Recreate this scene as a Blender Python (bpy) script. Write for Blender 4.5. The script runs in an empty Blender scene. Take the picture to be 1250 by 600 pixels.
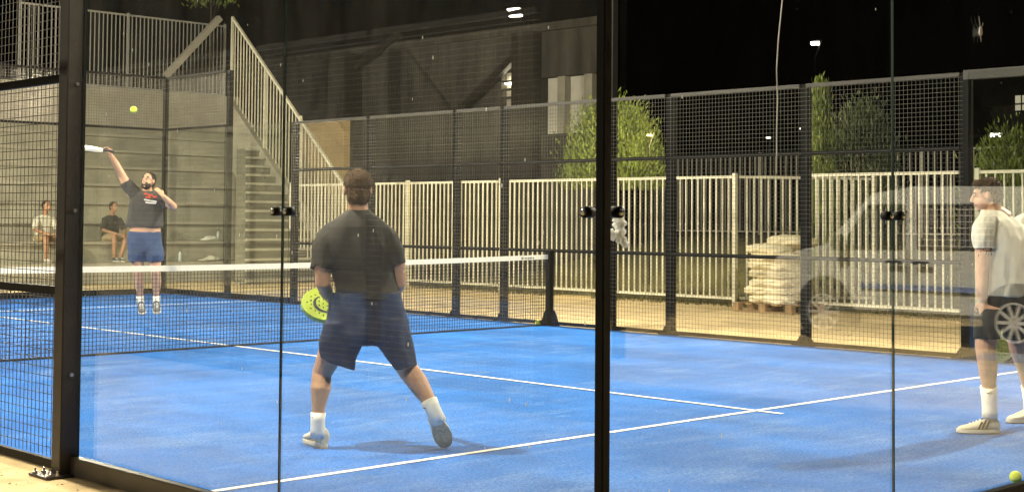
import bpy, bmesh, math, random
from mathutils import Vector, Matrix, noise
V = Vector
R_ = math.radians
random.seed(7)
S = bpy.context.scene
COL = S.collection

# ------------------------------------------------------------------ camera
FPX, SY = 1736.8, -99.67            # focal length and principal-point offset in photo pixels
CAM = V((-3.8115, -13.3755, 1.4231))
yaw, pitch, roll = 0.7978, 0.0384, 0.0077
fw = V((math.cos(yaw)*math.cos(pitch), math.sin(yaw)*math.cos(pitch), math.sin(pitch)))
r0 = V((math.sin(yaw), -math.cos(yaw), 0)); u0 = r0.cross(fw)
rt = math.cos(roll)*r0 + math.sin(roll)*u0
up = -math.sin(roll)*r0 + math.cos(roll)*u0
RH = V((math.sin(yaw), -math.cos(yaw), 0)); FH = V((math.cos(yaw), math.sin(yaw), 0)); UZ = V((0, 0, 1))
cd = bpy.data.cameras.new('camera'); cam = bpy.data.objects.new('camera', cd); COL.objects.link(cam)
m = Matrix((rt, up, -fw)).transposed().to_4x4(); m.translation = CAM
cam.matrix_world = m
cd.sensor_width = 36; cd.lens = FPX/1250*36; cd.shift_y = SY/1250; cd.clip_end = 2000; cd.clip_start = .05
S.camera = cam

def ray(px, py):
    return fw + rt*((px-625)/FPX) - up*((py-300-SY)/FPX)
def atd(px, py, d):                  # point of the place seen at this spot, d metres deep
    return CAM + ray(px, py)*d
def atz(px, py, z=0.0):
    r = ray(px, py); return CAM + r*((z-CAM.z)/r.z)
def atx(px, py, x):
    r = ray(px, py); return CAM + r*((x-CAM.x)/r.x)
def aty(px, py, y):
    r = ray(px, py); return CAM + r*((y-CAM.y)/r.y)

# ------------------------------------------------------------------ materials
MATS = {}
def pm(name, base, rough=.6, metal=0., var=.18, scale=12., bump=0., bscale=60., spec=.5, trans=0., stretch=None, coat=0.):
    if name in MATS: return MATS[name]
    M = bpy.data.materials.new(name); M.use_nodes = True; MATS[name] = M
    nt = M.node_tree; n = nt.nodes; l = nt.links
    b = n['Principled BSDF']
    b.inputs['Roughness'].default_value = rough; b.inputs['Metallic'].default_value = metal
    b.inputs['Specular IOR Level'].default_value = spec
    if coat: b.inputs['Coat Weight'].default_value = coat
    tc = n.new('ShaderNodeTexCoord'); src = tc.outputs['Object']
    if stretch:
        mp = n.new('ShaderNodeMapping'); mp.inputs['Scale'].default_value = stretch; l.new(src, mp.inputs['Vector']); src = mp.outputs['Vector']
    nz = n.new('ShaderNodeTexNoise'); nz.inputs['Scale'].default_value = scale; nz.inputs['Detail'].default_value = 5; nz.inputs['Roughness'].default_value = .65
    l.new(src, nz.inputs['Vector'])
    cr = n.new('ShaderNodeValToRGB')
    cr.color_ramp.elements[0].position = .28; cr.color_ramp.elements[1].position = .72
    cr.color_ramp.elements[0].color = (*[max(0, c*(1-var)) for c in base], 1)
    cr.color_ramp.elements[1].color = (*[min(1, c*(1+var)) for c in base], 1)
    l.new(nz.outputs['Fac'], cr.inputs['Fac']); l.new(cr.outputs['Color'], b.inputs['Base Color'])
    if bump:
        n2 = n.new('ShaderNodeTexNoise'); n2.inputs['Scale'].default_value = bscale; n2.inputs['Detail'].default_value = 4
        l.new(src, n2.inputs['Vector'])
        bp = n.new('ShaderNodeBump'); bp.inputs['Strength'].default_value = bump; bp.inputs['Distance'].default_value = .02
        l.new(n2.outputs['Fac'], bp.inputs['Height']); l.new(bp.outputs['Normal'], b.inputs['Normal'])
    if trans:
        b.inputs['Transmission Weight'].default_value = trans
    return M

def emit(name, col, st):
    M = bpy.data.materials.new(name); M.use_nodes = True; MATS[name] = M
    nt = M.node_tree; nt.nodes.clear()
    e = nt.nodes.new('ShaderNodeEmission'); e.inputs[0].default_value = (*col, 1); e.inputs[1].default_value = st
    o = nt.nodes.new('ShaderNodeOutputMaterial'); nt.links.new(e.outputs[0], o.inputs[0]); return M

def glass_mat(name, dust, tint=(.93, .955, .93), ior=1.5):
    """A clear pane: Fresnel mirror over a see-through body, with a dry film of dust and drop marks."""
    M = bpy.data.materials.new(name); M.use_nodes = True; MATS[name] = M
    nt = M.node_tree; n = nt.nodes; l = nt.links; n.clear()
    geo = n.new('ShaderNodeNewGeometry')
    mx = n.new('ShaderNodeMix'); mx.data_type = 'FLOAT'
    mx.inputs[2].default_value = ior; mx.inputs[3].default_value = 1/ior
    l.new(geo.outputs['Backfacing'], mx.inputs[0])
    fr = n.new('ShaderNodeFresnel'); l.new(mx.outputs[0], fr.inputs['IOR'])
    tr = n.new('ShaderNodeBsdfTransparent'); tr.inputs[0].default_value = (*[math.sqrt(c) for c in tint], 1)
    gl = n.new('ShaderNodeBsdfGlossy'); gl.inputs['Roughness'].default_value = 0.0; gl.inputs[0].default_value = (1, 1, 1, 1)
    m1 = n.new('ShaderNodeMixShader'); l.new(fr.outputs[0], m1.inputs[0]); l.new(tr.outputs[0], m1.inputs[1]); l.new(gl.outputs[0], m1.inputs[2])
    # dust film and specks
    tc = n.new('ShaderNodeTexCoord')
    df = n.new('ShaderNodeBsdfDiffuse'); df.inputs[0].default_value = (.62, .58, .5, 1)
    tl = n.new('ShaderNodeBsdfTranslucent'); tl.inputs[0].default_value = (.62, .58, .5, 1)
    dm = n.new('ShaderNodeMixShader'); dm.inputs[0].default_value = .5; l.new(df.outputs[0], dm.inputs[1]); l.new(tl.outputs[0], dm.inputs[2])
    mp = n.new('ShaderNodeMapping'); mp.inputs['Scale'].default_value = (1, 1, .45); l.new(tc.outputs['Object'], mp.inputs['Vector'])
    vo = n.new('ShaderNodeTexVoronoi'); vo.inputs['Scale'].default_value = 13; l.new(mp.outputs[0], vo.inputs['Vector'])
    # each cell holds a speck of its own size, most of them none
    sp = n.new('ShaderNodeSeparateColor'); l.new(vo.outputs['Color'], sp.inputs[0])
    rr = n.new('ShaderNodeMapRange'); rr.inputs['From Min'].default_value = .72; rr.inputs['From Max'].default_value = 1.0
    rr.inputs['To Min'].default_value = 0.0; rr.inputs['To Max'].default_value = .065; l.new(sp.outputs[0], rr.inputs['Value'])
    lt = n.new('ShaderNodeMath'); lt.operation = 'LESS_THAN'; l.new(vo.outputs['Distance'], lt.inputs[0]); l.new(rr.outputs[0], lt.inputs[1])
    ms = n.new('ShaderNodeMath'); ms.operation = 'MULTIPLY'; ms.inputs[1].default_value = .8; l.new(lt.outputs[0], ms.inputs[0])
    nz = n.new('ShaderNodeTexNoise'); nz.inputs['Scale'].default_value = 4; nz.inputs['Detail'].default_value = 8; nz.inputs['Roughness'].default_value = .75
    l.new(mp.outputs[0], nz.inputs['Vector'])
    fm = n.new('ShaderNodeMapRange'); fm.inputs['From Min'].default_value = .35; fm.inputs['From Max'].default_value = .75
    fm.inputs['To Min'].default_value = dust*.5; fm.inputs['To Max'].default_value = dust*1.6; l.new(nz.outputs['Fac'], fm.inputs['Value'])
    ad = n.new('ShaderNodeMath'); ad.operation = 'ADD'; ad.use_clamp = True; l.new(ms.outputs[0], ad.inputs[0]); l.new(fm.outputs[0], ad.inputs[1])
    m2 = n.new('ShaderNodeMixShader'); l.new(ad.outputs[0], m2.inputs[0]); l.new(m1.outputs[0], m2.inputs[1]); l.new(dm.outputs[0], m2.inputs[2])
    o = n.new('ShaderNodeOutputMaterial'); l.new(m2.outputs[0], o.inputs[0])
    return M

def turf_mat():
    M = bpy.data.materials.new('blue_turf'); M.use_nodes = True; MATS['blue_turf'] = M
    nt = M.node_tree; n = nt.nodes; l = nt.links; b = n['Principled BSDF']
    b.inputs['Roughness'].default_value = .9; b.inputs['Specular IOR Level'].default_value = .2
    tc = n.new('ShaderNodeTexCoord')
    def noise_(sc, det, mapscale=(1, 1, 1), rough=.6, dist=0):
        mp = n.new('ShaderNodeMapping'); mp.inputs['Scale'].default_value = mapscale; mp.inputs['Rotation'].default_value = (0, 0, .35)
        l.new(tc.outputs['Object'], mp.inputs['Vector'])
        t = n.new('ShaderNodeTexNoise'); t.inputs['Scale'].default_value = sc; t.inputs['Detail'].default_value = det
        t.inputs['Roughness'].default_value = rough; t.inputs['Distortion'].default_value = dist
        l.new(mp.outputs[0], t.inputs['Vector']); return t.outputs['Fac']
    def rng(x, a, b_, c, d):
        r = n.new('ShaderNodeMapRange'); r.inputs['From Min'].default_value = a; r.inputs['From Max'].default_value = b_
        r.inputs['To Min'].default_value = c; r.inputs['To Max'].default_value = d; l.new(x, r.inputs['Value']); return r.outputs[0]
    def math_(op, x, y):
        q = n.new('ShaderNodeMath'); q.operation = op
        for i, s_ in enumerate((x, y)):
            if isinstance(s_, (int, float)): q.inputs[i].default_value = s_
            else: l.new(s_, q.inputs[i])
        return q.outputs[0]
    patch = rng(noise_(.55, 3, (1, 1, 1), .6, .6), .42, .7, 0, 1)
    streak = rng(noise_(1.9, 8, (.5, 2.2, 1), .80, .5), .48, .66, 0, 1)
    grain = rng(noise_(48, 5, (1, 1, 1), .8), .40, .62, 0, 1)
    dust = math_('MULTIPLY', math_('ADD', math_('MULTIPLY', patch, .55), math_('MULTIPLY', streak, .75)), math_('ADD', math_('MULTIPLY', grain, .8), .25))
    dust = rng(dust, .16, 1.25, 0.0, .40)
    speck = rng(noise_(62, 2, (1, 1, 1), .9), .63, .72, 0, 1)
    spk2 = rng(noise_(3.0, 4, (1, 1, 1), .7), .45, .65, 0, .75)
    dust = math_('ADD', dust, math_('MULTIPLY', speck, spk2))
    wear = rng(noise_(.8, 4, (1.2, .6, 1), .6), .4, .65, .72, 1.08)
    base = n.new('ShaderNodeMix'); base.data_type = 'RGBA'
    base.inputs[6].default_value = (.005, .072, .32, 1); base.inputs[7].default_value = (.018, .172, .58, 1)
    l.new(grain, base.inputs[0])
    mu = n.new('ShaderNodeMix'); mu.data_type = 'RGBA'; mu.blend_type = 'MULTIPLY'; mu.inputs[0].default_value = 1
    cmb = n.new('ShaderNodeCombineColor'); [l.new(wear, cmb.inputs[i]) for i in range(3)]
    l.new(base.outputs[2], mu.inputs[6]); l.new(cmb.outputs[0], mu.inputs[7])
    fin = n.new('ShaderNodeMix'); fin.data_type = 'RGBA'; fin.clamp_factor = True; l.new(dust, fin.inputs[0]); l.new(mu.outputs[2], fin.inputs[6])
    fin.inputs[7].default_value = (.34, .46, .60, 1)
    l.new(fin.outputs[2], b.inputs['Base Color'])
    bp = n.new('ShaderNodeBump'); bp.inputs['Strength'].default_value = .5; bp.inputs['Distance'].default_value = .01
    l.new(noise_(180, 3), bp.inputs['Height']); l.new(bp.outputs[0], b.inputs['Normal'])
    return M

BLACK = pm('black_paint', (.007, .0062, .0055), .55, .0, .25, 9, .05, 120, .12)
BROWN = pm('brown_black_paint', (.022, .017, .013), .45, 0, .3, 6, .1, 90)  # browner and slightly lighter than the plain black paint
WIRE = pm('coated_wire', (.11, .10, .078), .36, .35, .1, 5)
NWIRE = pm('brightened_wire', (.5, .48, .42), .35, .2, .1, 5)  # wire paled so its reflection shows in the side glass
NEARWIRE = pm('near_wire', (.05, .045, .04), .3, .3, .1, 5)
STEEL = pm('bolt_steel', (.45, .44, .42), .3, .9)
GEDGE = pm('glass_edge', (.012, .03, .022), .25)
GLASS = glass_mat('glass_side', .018)
GLASSB = glass_mat('glass_back', .0018)
GLASSF = glass_mat('glass_far', .004, (.86, .89, .85))
TURF = turf_mat()
WLINE = pm('line_turf', (.72, .72, .70), .9, 0, .22, 26, .4, 160)
SAND = pm('sandy_ground', (.53, .405, .22), .95, 0, .3, 2.3, .4, 55)
DARKGND = pm('dark_ground', (.035, .035, .037), .9, 0, .25, 6, .4, 90)
DIRT = pm('dark_soil', (.05, .045, .03), .95, 0, .4, .5)
CONC = pm('concrete', (.36, .335, .27), .85, 0, .28, 1.3, .25, 30)
STEPC = pm('shaded_stair_concrete', (.20, .185, .145), .9, 0, .3, 1.6, .25, 30)  # darker than the stand, step shade put into the colour
NOSE = pm('lit_stair_edge', (.52, .49, .41), .8, 0, .1, 5)  # paled to stand in for light on the step edges
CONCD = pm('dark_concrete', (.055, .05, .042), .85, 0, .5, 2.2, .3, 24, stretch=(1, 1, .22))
FENCEP = pm('cream_fence_paint', (.72, .685, .545), .45, 0, .22, 3.1)
FENCED = pm('grey_fence_paint', (.34, .33, .30), .5, 0, .1, 6)
NETM = pm('net_cord', (.012, .012, .014), .7)
TAPE = pm('net_tape', (.62, .60, .53), .7, 0, .05, 20)
SKIN = pm('skin', (.50, .285, .185), .5, 0, .12, 30, .08, 200)
SKIN2 = pm('skin_tanned', (.40, .215, .13), .5, 0, .12, 30, .08, 200)
SHIRTK = pm('charcoal_jersey', (.030, .028, .027), .9, 0, .25, 14, .15, 300)
SHIRTG = pm('washed_black_cotton', (.038, .035, .035), .9, 0, .25, 14, .15, 300)
SHIRTW = pm('cream_cotton', (.60, .575, .49), .88, 0, .07, 10, .12, 260)
NAVY = pm('navy_shorts', (.014, .021, .052), .85, 0, .25, 12, .12, 260)
BLUEC = pm('blue_shorts', (.022, .048, .125), .85, 0, .2, 12, .12, 260)
BLACKC = pm('black_shorts', (.011, .011, .012), .8, 0, .25, 12, .12, 260)
KHAKI = pm('khaki_cloth', (.34, .26, .15), .9, 0, .15, 14)
WHITEC = pm('white_cloth', (.80, .79, .74), .9, 0, .08, 12, .1, 200)
SHOEW = pm('cream_shoe_mesh', (.62, .57, .46), .8, 0, .12, 60, .2, 300)
SHOED = pm('grey_shoe_mesh', (.10, .10, .11), .8, 0, .2, 60, .2, 300)
SOLEW = pm('pale_sole', (.66, .62, .52), .7, 0, .08, 40)
OUTS = pm('brown_outsole', (.58, .49, .36), .8, 0, .35, 38, .4, 120)
DKGREY = pm('dark_print', (.03, .03, .032), .7)
HAIRB = pm('brown_hair', (.085, .052, .028), .7, 0, .5, 90, .6, 240)
HAIRD = pm('dark_hair', (.02, .014, .010), .7, 0, .5, 90, .6, 240)
HAIRR = pm('light_brown_hair', (.10, .058, .030), .7, 0, .5, 90, .6, 240)
NEON = pm('neon_racket', (.44, .56, .07), .4, 0, .06, 10)
GREYR = pm('pale_racket', (.55, .54, .50), .4, 0, .1, 10)
BALLM = pm('felt_ball', (.62, .78, .06), .95, 0, .12, 60, .5, 300)
LEAF1 = pm('bright_leaf', (.15, .20, .03), .6, 0, .5, 3)
LEAF2 = pm('dark_leaf', (.05, .075, .02), .6, 0, .5, 3)
BARK = pm('bark', (.07, .05, .035), .9, 0, .3, 12, .5, 40)
GRASSM = pm('dry_grass', (.12, .11, .036), .9, 0, .45, 5)
BANKM = pm('grass_bank', (.08, .075, .032), .95, 0, .45, 1.2, .5, 18)
SACK = pm('woven_sack', (.74, .66, .46), .8, 0, .1, 9, .4, 60)
WOOD = pm('pallet_wood', (.34, .22, .11), .8, 0, .25, 8, .2, 40, stretch=(1, 8, 1))
VANP = pm('van_paint', (.42, .42, .41), .3, .2, .06, 4, coat=.5)
VANG = pm('van_glass', (.004, .004, .005), .08)
RUBBER = pm('rubber', (.004, .004, .004), .8, spec=.08)
RIM = pm('alloy_rim', (.55, .55, .56), .3, .85)
WALLP = pm('pale_render', (.40, .37, .31), .9, 0, .12, 2)
REDP = pm('red_print', (.55, .06, .03), .8)
PALEP = pm('pale_print', (.62, .58, .55), .8)
BLUEW = pm('van_blue_strip', (.02, .03, .07), .4)
PLAST = pm('clear_bottle', (.55, .62, .66), .15, 0, .1, 20)
ORANGE = pm('warm_lit_render', (.42, .30, .13), .9, 0, .15, 2)

# ------------------------------------------------------------------ mesh builder
TMP = bpy.data.scenes.new('scratch')
def evaluate(t):
    TMP.collection.objects.link(t)
    with bpy.context.temp_override(scene=TMP, view_layer=TMP.view_layers[0]):
        dg = bpy.context.evaluated_depsgraph_get(); dg.update()
        return bpy.data.meshes.new_from_object(t.evaluated_get(dg))
class MB:
    def __init__(s): s.v = []; s.f = []; s.mi = []; s.cur = 0
    def add(s, vs, fs):
        o = len(s.v); s.v += [V(x) for x in vs]; s.f += [tuple(i+o for i in f) for f in fs]; s.mi += [s.cur]*len(fs); return s
    def bx(s, lo, hi):
        x0, y0, z0 = lo; x1, y1, z1 = hi
        return s.add([(x0,y0,z0),(x1,y0,z0),(x1,y1,z0),(x0,y1,z0),(x0,y0,z1),(x1,y0,z1),(x1,y1,z1),(x0,y1,z1)],
                     [(0,3,2,1),(4,5,6,7),(0,1,5,4),(1,2,6,5),(2,3,7,6),(3,0,4,7)])
    def obx(s, c, ax, ay, az):       # oriented box: centre and three half-axes
        c, ax, ay, az = V(c), V(ax), V(ay), V(az)
        return s.add([c+ax*i+ay*j+az*k for k in (-1,1) for i, j in ((-1,-1),(1,-1),(1,1),(-1,1))],
                     [(0,3,2,1),(4,5,6,7),(0,1,5,4),(1,2,6,5),(2,3,7,6),(3,0,4,7)])
    def bar(s, a, b, w, h=None, side=None):
        a, b = V(a), V(b); d = (b-a); L = d.length; d.normalize()
        sd = V(side) if side else (V((0,0,1)).cross(d) if abs(d.z) < .95 else V((1,0,0)))
        sd.normalize(); h = w if h is None else h
        return s.obx((a+b)/2, d*L/2, sd*w/2, d.cross(sd)*h/2)
    def tube(s, pts, rad, n=10, cap=True):
        pts = [V(p) for p in pts]; rr = rad if isinstance(rad, (list, tuple)) else [rad]*len(pts)
        o = len(s.v); T = []
        for i in range(len(pts)):
            a = pts[max(0, i-1)]; b = pts[min(len(pts)-1, i+1)]; T.append((b-a).normalized())
        ref = V((0,0,1)) if abs(T[0].z) < .9 else V((1,0,0))
        sd = T[0].cross(ref).normalized()
        for i, p in enumerate(pts):
            sd = (sd - T[i]*sd.dot(T[i])).normalized(); u = T[i].cross(sd)
            for k in range(n):
                t = 2*math.pi*k/n; s.v.append(p + (sd*math.cos(t)+u*math.sin(t))*rr[i])
        for i in range(len(pts)-1):
            for k in range(n):
                s.f.append((o+i*n+k, o+i*n+(k+1)%n, o+(i+1)*n+(k+1)%n, o+(i+1)*n+k)); s.mi.append(s.cur)
        if cap:
            s.f.append(tuple(o+k for k in range(n))[::-1]); s.f.append(tuple(o+(len(pts)-1)*n+k for k in range(n))); s.mi += [s.cur]*2
        return s
    def rings(s, rs, n=24, cap=True, sq=1.0):   # (centre, half-axis A, half-axis B); sq<1 squares the section
        o = len(s.v)
        for c, A, B in rs:
            for k in range(n):
                t = 2*math.pi*k/n; ct, st = math.cos(t), math.sin(t)
                ct = math.copysign(abs(ct)**sq, ct); st = math.copysign(abs(st)**sq, st)
                s.v.append(V(c)+V(A)*ct+V(B)*st)
        for i in range(len(rs)-1):
            for k in range(n):
                s.f.append((o+i*n+k, o+i*n+(k+1)%n, o+(i+1)*n+(k+1)%n, o+(i+1)*n+k)); s.mi.append(s.cur)
        if cap:
            s.f.append(tuple(o+k for k in range(n))[::-1]); s.f.append(tuple(o+(len(rs)-1)*n+k for k in range(n))); s.mi += [s.cur]*2
        return s
    def ball(s, c, a, b=None, d=None, n=16, m_=10):  # ellipsoid, half-axes are vectors
        c = V(c)
        if b is None: r = a; a, b, d = V((r,0,0)), V((0,r,0)), V((0,0,r))
        a, b, d = V(a), V(b), V(d)
        o = len(s.v); s.v.append(c-d)
        for i in range(1, m_):
            ph = -math.pi/2 + math.pi*i/m_
            for k in range(n):
                t = 2*math.pi*k/n; s.v.append(c+(a*math.cos(t)+b*math.sin(t))*math.cos(ph)+d*math.sin(ph))
        s.v.append(c+d); e = len(s.v)-1; c0 = len(s.f)
        for k in range(n):
            s.f.append((o, o+1+(k+1)%n, o+1+k)); s.f.append((e, e-n+k, e-n+(k+1)%n))
            for i in range(m_-2):
                s.f.append((o+1+i*n+k, o+1+i*n+(k+1)%n, o+1+(i+1)*n+(k+1)%n, o+1+(i+1)*n+k))
        s.mi += [s.cur]*(len(s.f)-c0); return s
    def prism(s, poly, ext):          # planar polygon (points) swept by a vector
        n = len(poly); poly = [V(p) for p in poly]; e = V(ext)
        return s.add(poly+[p+e for p in poly], [tuple(range(n))[::-1], tuple(range(n, 2*n))]+[(i, (i+1)%n, n+(i+1)%n, n+i) for i in range(n)])
    def mesh(s, name, mats):
        me = bpy.data.meshes.new(name); me.from_pydata(s.v, [], s.f)
        for M in (mats if isinstance(mats, (list, tuple)) else [mats]): me.materials.append(M)
        for p, i in zip(me.polygons, s.mi): p.material_index = i
        me.update(); return me

def props(o, label=None, cat=None, group=None, kind=None):
    if label: o['label'] = label
    if cat: o['category'] = cat
    if group: o['group'] = group
    if kind: o['kind'] = kind
    return o
def thing(name, label, cat, loc=(0, 0, 0), rotz=0., group=None):
    o = bpy.data.objects.new(name, None); COL.objects.link(o); o.empty_display_size = .1
    o.location = loc; o.rotation_euler = (0, 0, rotz); return props(o, label, cat, group)
def root_loc(p):
    L = V((0,0,0))
    while p is not None: L += p.location; p = p.parent
    return L
def put(name, me, parent=None, world=True):
    o = bpy.data.objects.new(name, me); COL.objects.link(o)
    if parent is not None:
        o.parent = parent
        if world: o.location = -root_loc(parent)
    return o
def obj(name, mb, mats, parent=None, smooth=False, world=True, fix=True, bevel=0.):
    me = mb.mesh(name, mats)
    if fix or bevel:
        bm = bmesh.new(); bm.from_mesh(me)
        if fix: bmesh.ops.recalc_face_normals(bm, faces=bm.faces)
        if bevel: bmesh.ops.bevel(bm, geom=bm.edges[:], offset=bevel, segments=2, affect='EDGES', clamp_overlap=True)
        bm.to_mesh(me); bm.free()
    if smooth: me.polygons.foreach_set('use_smooth', [True]*len(me.polygons))
    return put(name, me, parent, world)
def soft(name, mb, mats, parent=None, voxel=.008, it=3, fold=0., fscale=9., fseed=0., foldfn=None):
    """One continuous skin over all the shapes in mb (voxel union, smoothed), with optional cloth folds."""
    me = mb.mesh(name+'_raw', mats)
    bm = bmesh.new(); bm.from_mesh(me); bmesh.ops.recalc_face_normals(bm, faces=bm.faces); bm.to_mesh(me); bm.free()
    t = bpy.data.objects.new('tmp', me)
    md = t.modifiers.new('r', 'REMESH'); md.mode = 'VOXEL'; md.voxel_size = voxel; md.adaptivity = 0
    sm = t.modifiers.new('s', 'SMOOTH'); sm.factor = .5; sm.iterations = it
    res = evaluate(t); res.name = name
    bpy.data.objects.remove(t); bpy.data.meshes.remove(me)
    if not res.materials:
        for M in (mats if isinstance(mats, (list, tuple)) else [mats]): res.materials.append(M)
    if fold:
        nrm = [v.normal.copy() for v in res.vertices]; out = []
        for v, nv in zip(res.vertices, nrm):
            p = v.co*fscale + V((fseed, fseed*1.7, 0)); p.z *= .55
            h = noise.noise(p) + .5*noise.noise(p*2.1) - abs(noise.noise(p*1.3+V((5,5,5))))*.9
            out.extend(v.co + nv*(fold*h))
        res.vertices.foreach_set('co', out)
    res.polygons.foreach_set('use_smooth', [True]*len(res.polygons)); res.update()
    return put(name, res, parent)

# ------------------------------------------------------------------ ground
CX0, CX1 = 0.0, 10.0
CY0, CY1 = -9.94, 10.0               # near end wall, far end wall
def sheet(name, x0, x1, y0, y1, z, M, nx=1, ny=1, kind='structure', fn=None):
    b = MB()
    vs = []
    for j in range(ny+1):
        for i in range(nx+1):
            x = x0+(x1-x0)*i/nx; y = y0+(y1-y0)*j/ny; vs.append((x, y, fn(x, y) if fn else z))
    b.add(vs, [(j*(nx+1)+i, j*(nx+1)+i+1, (j+1)*(nx+1)+i+1, (j+1)*(nx+1)+i) for j in range(ny) for i in range(nx)])
    return props(obj(name, b, M, fix=False), kind=kind)
sheet('ground', -500, 500, -500, 500, -.012, DIRT)
sheet('sand_apron', -40, 15.9, -40, 40, -.006, SAND)
sheet('court_floor', CX0, CX1, CY0, CY1, 0.0, TURF)
dr = MB(); dr.add([(10.1, -6.03, -.002), (15.87, -3.02, -.002), (15.87, -14, -.002), (10.1, -14, -.002)], [(3, 2, 1, 0)]); props(obj('dark_ground_patch', dr, DARKGND), kind='structure')  # added dark patch, keeps the ground behind the van reflection dark
NX1 = -3.65                          # side fence of the court next door
sheet('court_floor', NX1-10, NX1, -10, 10, 0.0, TURF)
def bank(x, y): 
    t = max(0, min(1, (x-16.5)/9)); t = t*t*(3-2*t)
    return -.003 + 1.05*t + .05*noise.noise(V((x*.6, y*.6, 0)))*(t > 0)
sheet('grass_bank', 15.88, 70, -60, 9.5, 0, BANKM, 60, 60, fn=bank)
ln = MB(); z = .004
ln.add([(0,-7.0,z),(10,-7.0,z),(10,-6.95,z),(0,-6.95,z)], [(0,1,2,3)])
ln.add([(0,6.95,z),(10,6.95,z),(10,7.0,z),(0,7.0,z)], [(0,1,2,3)])
ln.add([(4.975,-7.22,z+.002),(5.025,-7.22,z+.002),(5.025,7.2,z+.002),(4.975,7.2,z+.002)], [(0,1,2,3)])
props(obj('court_lines', ln, WLINE, fix=False), kind='structure')

# ------------------------------------------------------------------ glass walls
GT = .010
def glass_panel(p0, p1, z0, z1, label, M, group, clamps=(), cz=1.45):
    """pane between two ground points, with the clamp fittings that hold it"""
    p0, p1 = V((*p0, 0)), V((*p1, 0)); d = (p1-p0).normalized(); nrm = V((-d.y, d.x, 0))
    root = thing('glass_panel', label, 'glass panel', (p0+p1)/2, 0, group)
    b = MB(); c = (p0+p1)/2 + V((0,0,(z0+z1)/2))
    b.obx(c, d*((p1-p0).length/2-.004), nrm*GT/2, V((0,0,(z1-z0)/2)))
    me = b.mesh('pane', [M, GEDGE])
    for f in me.polygons: f.material_index = 0 if abs(f.normal.dot(nrm)) > .5 else 1
    put('pane', me, root)
    for t in clamps:                 # distance from p0
        q = p0 + d*t + V((0,0,cz)); o = MB()
        o.tube([q-nrm*.022, q+nrm*.022], .021, 16)
        k = obj('clamp', o, BLACK, root, True)
        for sg in (-1, 1): o2 = MB(); o2.tube([q+nrm*sg*.022, q+nrm*sg*.029], .012, 12); obj('bolt', o2, STEEL, k, True)
    return root
NG, FG, EG = 'near side glass panels', 'far side glass panels', 'end wall glass panels'
glass_panel((0,-6.06), (0,-7.965), .10, 3, 'large clear pane between thick black post and first glass joint', GLASS, NG, (1.855,))
glass_panel((0,-7.965), (0,-9.925), .10, 3, 'large clear pane in front of player in black shirt, ending at corner post', GLASS, NG, (.05, 1.90))
xs = [0.02, 1.97, 3.97, 5.97, 7.97, 9.99]
endlab = ['clear pane just right of the slim black corner post', 'clear pane in front of the player in cream shirt, right of the second joint',
          'third clear pane of near end wall', 'fourth clear pane of near end wall', 'last clear pane of near end wall']
for i in range(5):
    glass_panel((xs[i], CY0), (xs[i+1], CY0), .10, 3, endlab[i], GLASSB, 'near end wall glass panels', (.05, xs[i+1]-xs[i]-.05) if i < 2 else ())
glass_panel((10, -6.06), (10, -7.97), .10, 3, 'far side pane behind the cream shirted player, beside the mesh end post', GLASSF, FG)
glass_panel((10, -7.97), (10, -9.92), .10, 3, 'far side pane at the right edge, next to near end wall', GLASSF, FG)
glass_panel((10, 6.06), (10, 8), .10, 3, 'far side pane by the stair foot, next to mesh end post', GLASSF, FG)
glass_panel((10, 8), (10, 9.97), .10, 3, 'far side pane meeting the back corner behind the smashing player', GLASSF, FG)
xb = [0.02, 2, 4, 6, 8, 9.96]
for i in range(5):
    glass_panel((xb[i], CY1), (xb[i+1], CY1), .10, 3,
        ['far end pane hidden left of the thick post', 'second far end pane left of thick post', 'third far end pane, behind left mesh',
         'far end pane before the seated spectator in white', 'far end pane in the back corner before the seated spectator in black'][i], GLASSF, EG)

# slim frames of the glass walls
def frame_rail(name, a, b_, w, h, label, cat, M=BLACK):
    q = MB(); q.bar(a, b_, w, h); return props(obj(name, q, M, bevel=.004), label, cat)
frame_rail('base_beam', (-.02, -6.06, .05), (-.02, -9.98, .05), .05, .1, 'black steel base beam running from thick post along near pane', 'beam', BROWN)
frame_rail('base_beam', (0.03, CY0-.02, .05), (10, CY0-.02, .05), .05, .1, 'black base beam under near end wall glass', 'beam')
frame_rail('base_beam', (10.02, -6.06, .05), (10.02, -9.9, .05), .05, .1, 'black base beam under far side glass behind cream shirted player', 'beam')
frame_rail('base_beam', (10.02, 6.06, .05), (10.02, 9.95, .05), .05, .1, 'black base beam under far glass beside the stairs', 'beam')
frame_rail('base_beam', (0, 10.02, .05), (10, 10.02, .05), .05, .1, 'black base beam under far end glass before the stand', 'beam')
frame_rail('top_beam', (10.04, -6.0, 2.97), (10.04, -9.95, 2.97), .08, .10, 'brown black top beam over the far side glass at the right edge', 'beam', BROWN)
t = thing('corner_post', 'slim black vertical post where two glass walls meet in front', 'post', (0, CY0, 0))
b = MB(); b.bx((-.024, CY0-.024, 0), (.018, CY0+.018, 3.0)); obj('post_tube', b, BLACK, t, bevel=.004)
b = MB(); b.bx((-.09, CY0-.09, -.004), (.05, CY0+.05, .008)); obj('foot_plate', b, BLACK, t)

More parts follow.
